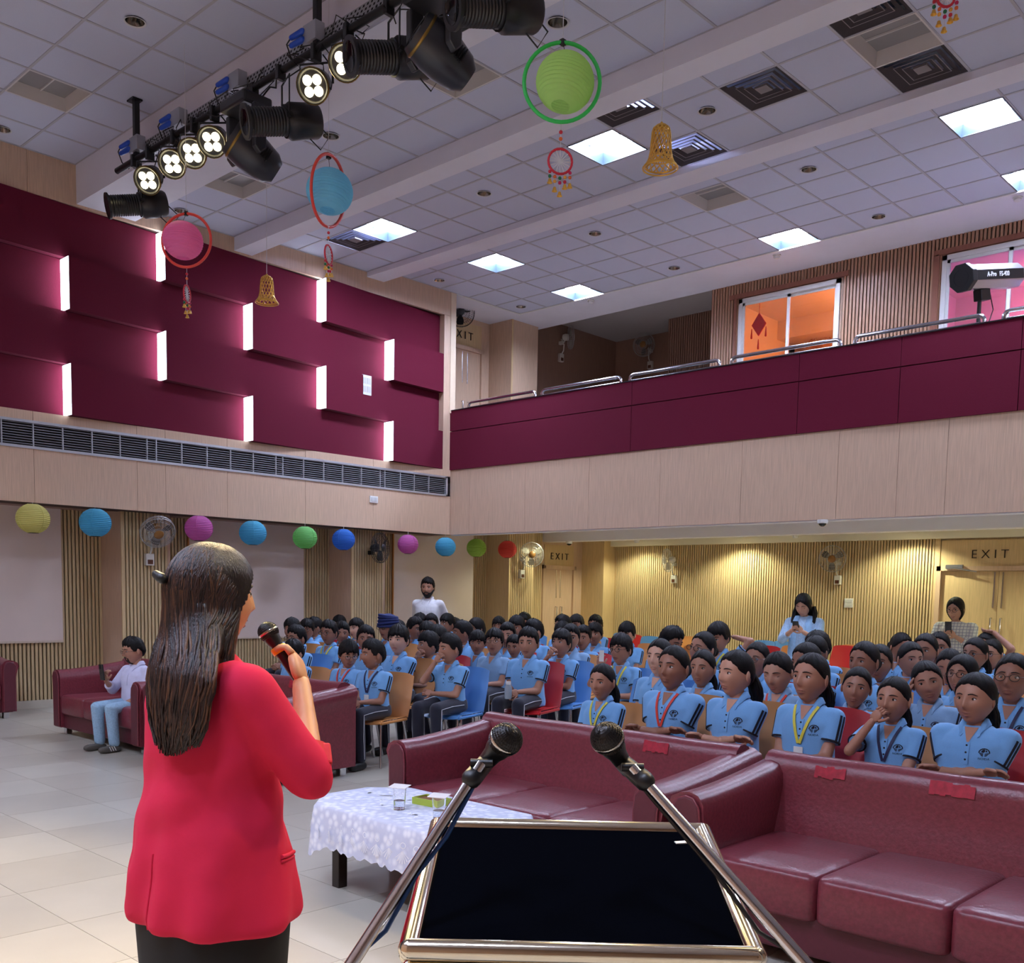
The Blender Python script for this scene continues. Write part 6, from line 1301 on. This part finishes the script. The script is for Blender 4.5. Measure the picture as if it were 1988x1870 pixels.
# man on the sofa
H = Vector(on(264, 1262, 'y', 4.40)); s = (H.z+.09)/1.02
t, f, tr, sh = adult('man in white shirt and pale jeans on the sofa looking at a phone', (H.x, H.y, -.09), math.radians(12), s, 'text', (-18, 10, 0), 'boy', 1, SHIRTL, 1.05, full=1, legs='sit', tmat=DENIM, glasses=True, beard=2, seed=2, shoe=GREYSH)
k = .09/s
for o in (tr, sh): o.scale = (1, 1, (.5-k)/.5); o.location = (0, 0, k)
mb = MB()
for sx in (-1, 1):
    for q in range(3): mb.tube([(sx*.15, -.35-.025*q, .02), (sx*.149, -.37-.025*q, .06)], .004, 5)
o = tag(mb.build('shoe_stripe', WHITE, t), kind='stuff'); o.location = (0, 0, k)
phone('phone held upright by the man on the sofa', t, f, 'R', (.15, .9, .1), (.012, -.055, .085))
# standing man at the wall
H = Vector(on(831, 1141, 'y', 10.35)); s = H.z/1.291; zo = .271*s
t, f, *_ = adult('bearded man in white shirt standing at the wall behind the students', (H.x, H.y, zo), math.radians(28), s, 'back', (6, 4, 0), 'boy', 1, SHIRTW, 1.08, full=2, tmat=NAVY, beard=True, seed=3)
# woman in pale blue
H = Vector(on(1563, 1172, 'y', 11.3)); s = H.z/1.291; zo = .271*s
t, f, *_ = adult('woman in pale blue embroidered kurta and scarf standing with a phone', (H.x, H.y, zo), math.radians(12), s, 'phone', (-5, 26, 0), 'long', 0, KURTA, 1.08, long=True, full=1, collar=False, closed=True)
for sx in (-1, 1):
    pts = [f['front'](sx*x, z, .012) for x, z in ((.062, .872), (.07, .80), (.075, .72), (.08, .64), (.085, .55), (.09, .45), (.09, .3), (.09, .12))]; MB().tube([(sx*.045, .07, .885)]+pts, [.03, .03, .034, .036, .036, .036, .04, .045, .05], 8, flat=.35).build('scarf', SCARF, t, smooth=80)
lk = MB(); r = np.random.default_rng(8)
for q in range(16):
    sx = -1 if q % 2 else 1; x = sx*(.055+.012*(q//2 % 4)); y0 = .05-.02*(q//4); lk.tube([(x, y0, .99), (x*1.25, y0+.01, .92), (x*1.3+r.normal(0, .006), y0-.03, .84), (x*1.25, y0-.05, .76), (x*1.1, y0-.06, .71)], [.016, .018, .017, .012, .003], 7)
for q in range(10): x = -.07+.0155*q; lk.tube([(x, .085, .98), (x*1.2, .115, .88), (x*1.2, .12, .76), (x, .12, .66)], [.02, .022, .018, .004], 7)
tag(lk.build('hair_lock', HAIR, t, smooth=80), kind='stuff')
phone('phone in the hands of the woman in pale blue', t, f, 'L', (.0, .75, .65), (-.05, -.06, .055))
# woman in checked tunic
H = Vector(on(1857, 1182, 'y', 12.4)); s = H.z/1.291; zo = .271*s
t, f, *_ = adult('woman in white checked tunic standing before the exit door with a phone', (H.x, H.y, zo), math.radians(8), s, 'phone', (-10, 10, 0), 'long', 0, CHK, 1.16, long=True, full=1, collar=False, glasses=True)
phone('phone raised by the woman in the checked tunic', t, f, 'R', (.0, .95, .25), (.05, -.065, .08))

# ---- the speaker in the red jacket (built facing -y, turned to face the audience)
RED = M('coral red jacket cloth', (208, 38, 72), .85, bump=.5, scale=5.5, var=.05, spec=.2); SKS = M('speaker skin', (214, 156, 112), .45, sss=.06); SKIRT = M('black skirt cloth', (12, 11, 13), .85); HB = [M('speaker hair %d' % i, c, .34, bump=.4, scale=50, stretch=(6, 6, .5)) for i, c in enumerate(((26, 18, 18), (52, 33, 28), (88, 58, 40)))]
sp = thing('person', 'woman in coral red jacket and black skirt speaking into a handheld microphone', 'person', (-2.28, 1.30, 0), PI)
jk = MB().loft([ellr(z, a, b, yc, 28, .9) for z, a, b, yc in ((.665, .245, .185, .0), (.69, .255, .192, 0), (.76, .25, .188, 0), (.86, .232, .172, 0), (.96, .212, .155, 0), (1.04, .20, .142, 0), (1.12, .2, .137, .002), (1.20, .202, .130, .006), (1.26, .19, .115, .01), (1.305, .155, .094, .015), (1.335, .1, .072, .018), (1.352, .068, .06, .018))])
SR, ER, WR = Vector((-.178, .005, 1.258)), Vector((-.268, -.115, 1.05)), Vector((-.098, -.205, 1.262)); SL, EL, WL_ = Vector((.178, .005, 1.258)), Vector((.235, -.03, 1.02)), Vector((.08, -.22, 1.03))
for a, b, c, fr in ((SR, ER, WR, .22), (SL, EL, WL_, .4)):
    jk.cap(a-Vector((math.copysign(.05, a.x), 0, -.005)), a, .068, .072, 14); jk.cap(a, b, .072, .06, 16); e = b.lerp(c, fr); jk.tube([b, e], [.058, .050], 16)
jm = remesh(jk, .011, 9, .6)
# soft folds of the cloth
jv = np.array(jm.v); r_ = np.hypot(jv[:, 0], jv[:, 1]); ang = np.arctan2(jv[:, 0], jv[:, 1]); low = np.clip((1.0-jv[:, 2])/.35, 0, 1); fold = .010*low*np.sin(ang*9+jv[:, 2]*6)+.006*np.sin(jv[:, 2]*34+ang*3)*np.exp(-((jv[:, 2]-1.0)/.12)**2); from mathutils import noise as _nz
fold += np.array([.0075*_nz.noise((p[0]*7+p[2]*5, p[1]*7, p[2]*4-p[0]*6))+.004*_nz.noise((p[0]*16, p[1]*16+p[2]*9, p[2]*12)) for p in jv])
jv[:, 0] += np.sin(ang)*fold; jv[:, 1] += np.cos(ang)*fold; jm.v = list(map(tuple, jv))
jo = jm.build('jacket', RED, sp, smooth=180)
bv = BVHTree.FromPolygons([Vector(v) for v in jm.v], jm.f)
pk = []
for x in np.linspace(-1, 1, 7):
    a = math.radians(-62+x*14); o = Vector((math.sin(a), -math.cos(a), 0)); h = bv.ray_cast(o*.6+Vector((0, 0, .845-.008*x)), -o); pk.append(h[0]+h[1]*.002)
MB().tube(pk, .0055, 8).build('pocket_welt', RED, sp, smooth=80); MB().tube([p-Vector((0, 0, .011)) for p in pk], .004, 6).build('pocket_welt', RED, sp, smooth=80)
vt = []
for z in np.linspace(.675, .86, 8): h = bv.ray_cast(Vector((-.02, .6, z)), Vector((0, -1, 0))); vt.append(h[0]+Vector((0, .001, 0)))
MB().tube(vt, .003, 6).build('back_vent', RED, sp, smooth=80)
cf = ER.lerp(WR, .22); ax = (WR-ER).normalized(); MB().lathe([(.049, -.02), (.054, -.018), (.053, .012), (.046, .014)], 20, cf, basis(ax)).build('rolled_cuff', M('red cuff', (206, 26, 44), .7), sp, smooth=60)
MB().obx(cf+Vector((-.045, -.02, .0)), (.012, .02, .03), basis(ax)).build('cuff_tab', M('red cuff'), sp, bevel=.006)
core = MB().loft([ellr(z, a, b, yc) for z, a, b, yc in ((.75, .2, .14, 0), (1.0, .18, .12, 0), (1.2, .18, .11, .005), (1.3, .12, .08, .015), (1.345, .06, .055, .018))]); core.cap((0, .018, 1.30), (0, .0, 1.41), .052, .048, 14)
for a, b, c in ((SR, ER, WR), (SL, EL, WL_)): core.cap(a, b, .05, .042, 12); core.cap(b, c, .040, .025, 14)
core = remesh(core, .011, 5); hm_, sf_ = head_arr(64, 52, True); hv = face_feats(hm_, sf_, True, False, True)
Hm = Matrix.Translation((0, -.012, 1.482)) @ Matrix.Rotation(math.radians(-3), 4, 'Z') @ Matrix.Rotation(math.radians(2), 4, 'X') @ Matrix.Scale(1.03, 4); A = np.asarray(hv.v) @ np.array(Hm.to_3x3()).T + np.array(Hm.translation); hm = MB(); hm.v = list(map(tuple, A)); hm.f = hv.f; hm.m = hv.m
hd = MB(); hand(hd, WR, (.42, -.12, .62), (.75, .5, -.1), .8, 1.14, 1); hand(hd, WL_, (-.6, -.6, .1), (0, .3, 1), .5, 1.0, -1)
put('body', np_mesh('body', [core, hd, hm], [SKS, EYEW, IRIS, BROW, SKIN[0][1]]), sp)
o = hair_cap('long', 3, 72, 44).build('hair', HB[0], sp, smooth=80); o.matrix_local = Hm
r = np.random.default_rng(21)
bvj = lambda x, z: (lambda h: h[0].y if h[0] is not None else .13)(bv.ray_cast(Vector((x, .6, z)), Vector((0, -1, 0))))
def hsec(z):                                          # half width, back surface y, sideways drift of the fall of hair
    hw_ = np.interp(z, [1.12, 1.18, 1.28, 1.36, 1.44, 1.50], [.066, .110, .136, .124, .100, .088]); yb = np.interp(z, [1.12, 1.22, 1.30, 1.36, 1.42, 1.50], [.150, .150, .142, .124, .112, .108]); return float(hw_), float(yb), float(np.interp(z, [1.12, 1.30, 1.45], [-.088, -.060, 0.]))
rg = []
for z in np.linspace(1.15, 1.48, 11):
    hw_, yb, xc = hsec(z); y0_ = -.03 if z > 1.40 else np.interp(z, [1.13, 1.30, 1.40], [yb-.03, .06, -.02]); cy, hy2 = (yb+y0_)/2, (yb-y0_)/2; rg.append([(xc+hw_*.86*math.cos(t_), cy+hy2*.96*math.sin(t_), z) for t_ in (2*PI*k/24 for k in range(24))])
MB().loft(rg).build('hair_mass', HB[0], sp, smooth=80)
st_ = MB(); hc = Vector((0, .004, 1.487)); hr_ = Vector((.0835, .107, .123))
for q in range(1300):
    ph_ = r.uniform(-1.95, 1.95); sx = 1 if ph_ > 0 else -1; side = abs(ph_) > 1.35
    yp = r.uniform(-.75, .35) if not side else r.uniform(-.85, -.3); d0 = Vector((sx*.10+r.normal(0, .05), yp, math.sqrt(max(.05, 1-yp*yp)))).normalized(); d1 = Vector((math.sin(ph_), math.cos(ph_), -.16)).normalized(); om = d0.angle(d1); k_ = 1.015+.04*r.random()
    zend = (1.105+r.random()**2*.12+.035*abs(ph_)/1.5) if not side else r.uniform(1.20, 1.38); ph = r.uniform(0, 6.3); lift = r.uniform(0, .012); cl_ = .10*math.sin(ph_*7+1.3); pts = []; rs = []
    for i in range(8): u = i/7; d = (d0*math.sin((1-u)*om)+d1*math.sin(u*om))/math.sin(om); pts.append(hc+Vector((d.x*hr_.x, d.y*hr_.y, d.z*hr_.z))*k_); rs.append(.0030)
    Q = pts[-1]
    for i in range(1, 12):
        u = i/11; z = Q.z+(zend-Q.z)*u; hw_, yb, xc = hsec(max(z, 1.12)); aa = max(-1.55, min(1.55, ph_*(1-.10*u)+cl_*u)); x = xc+(hw_+lift*.7)*math.sin(aa)+.013*math.sin(u*8+ph)*u; y0_ = .0 if z > 1.40 else np.interp(z, [1.10, 1.30, 1.40], [yb-.02, .07, .0]); y = y0_+(yb-y0_+lift)*max(0, math.cos(aa))**.6+.006*math.sin(u*7+ph+1)*u
        if side: x = Q.x+sx*.014*math.sin(u*2.4)+.005*math.sin(u*8+ph)*u+xc*.4*u; y = Q.y+.065*u
        bl = min(1, u*2.2); p = Vector((x, y, z)); pts.append(Vector((Q.x+(p.x-Q.x)*bl, Q.y+(p.y-Q.y)*bl, z))); rs.append(.0034*(1-.8*max(0, (u-.5)/.5)**1.5)+.0005)
    st_.tube(pts, rs, 5, int(r.choice([0, 0, 1, 1, 2])))
tag(st_.build('hair_strands', HB, sp, smooth=80), kind='stuff')
MB().cap((.055, .112, 1.535), (.0, .126, 1.525), .011, .013, 10).build('hair_clip', BLACK, sp, smooth=60)
MB().loft([ellr(z, a, b, .0, 28) for z, a, b in ((.40, .20, .15), (.55, .215, .162), (.66, .225, .168), (.75, .22, .165))]).build('skirt', SKIRT, sp, smooth=60)
lg = MB()
for sx in (-1, 1): lg.cap((sx*.09, 0, .5), (sx*.09, 0, .1), .075, .045, 14)
lg.build('trouser_legs', SKIRT, sp, smooth=60)
for sx in (-1, 1): mb = MB(); sq(mb, (sx*.09, -.04, .045), (.042, .12, .045), .7, .6); mb.build('shoe', SHOE, sp, smooth=80)
# handheld microphone
mc = thing('handheld_microphone', 'black handheld microphone with yellow ring held by the speaker', 'microphone', (-2.28, 1.30, 0), PI); c = Vector((.004, -.172, 1.392)); dd = Vector((-.32, -.28, -.66)); mic_parts(mc, c, dd, .15)
MB().lathe([(.0195, .045), (.0215, .047), (.0215, .062), (.0195, .064)], 18, c, basis(dd)).build('colour_ring', M('yellow ring', (236, 176, 20), .4), mc, smooth=60)
bpy.data.scenes.remove(TS)
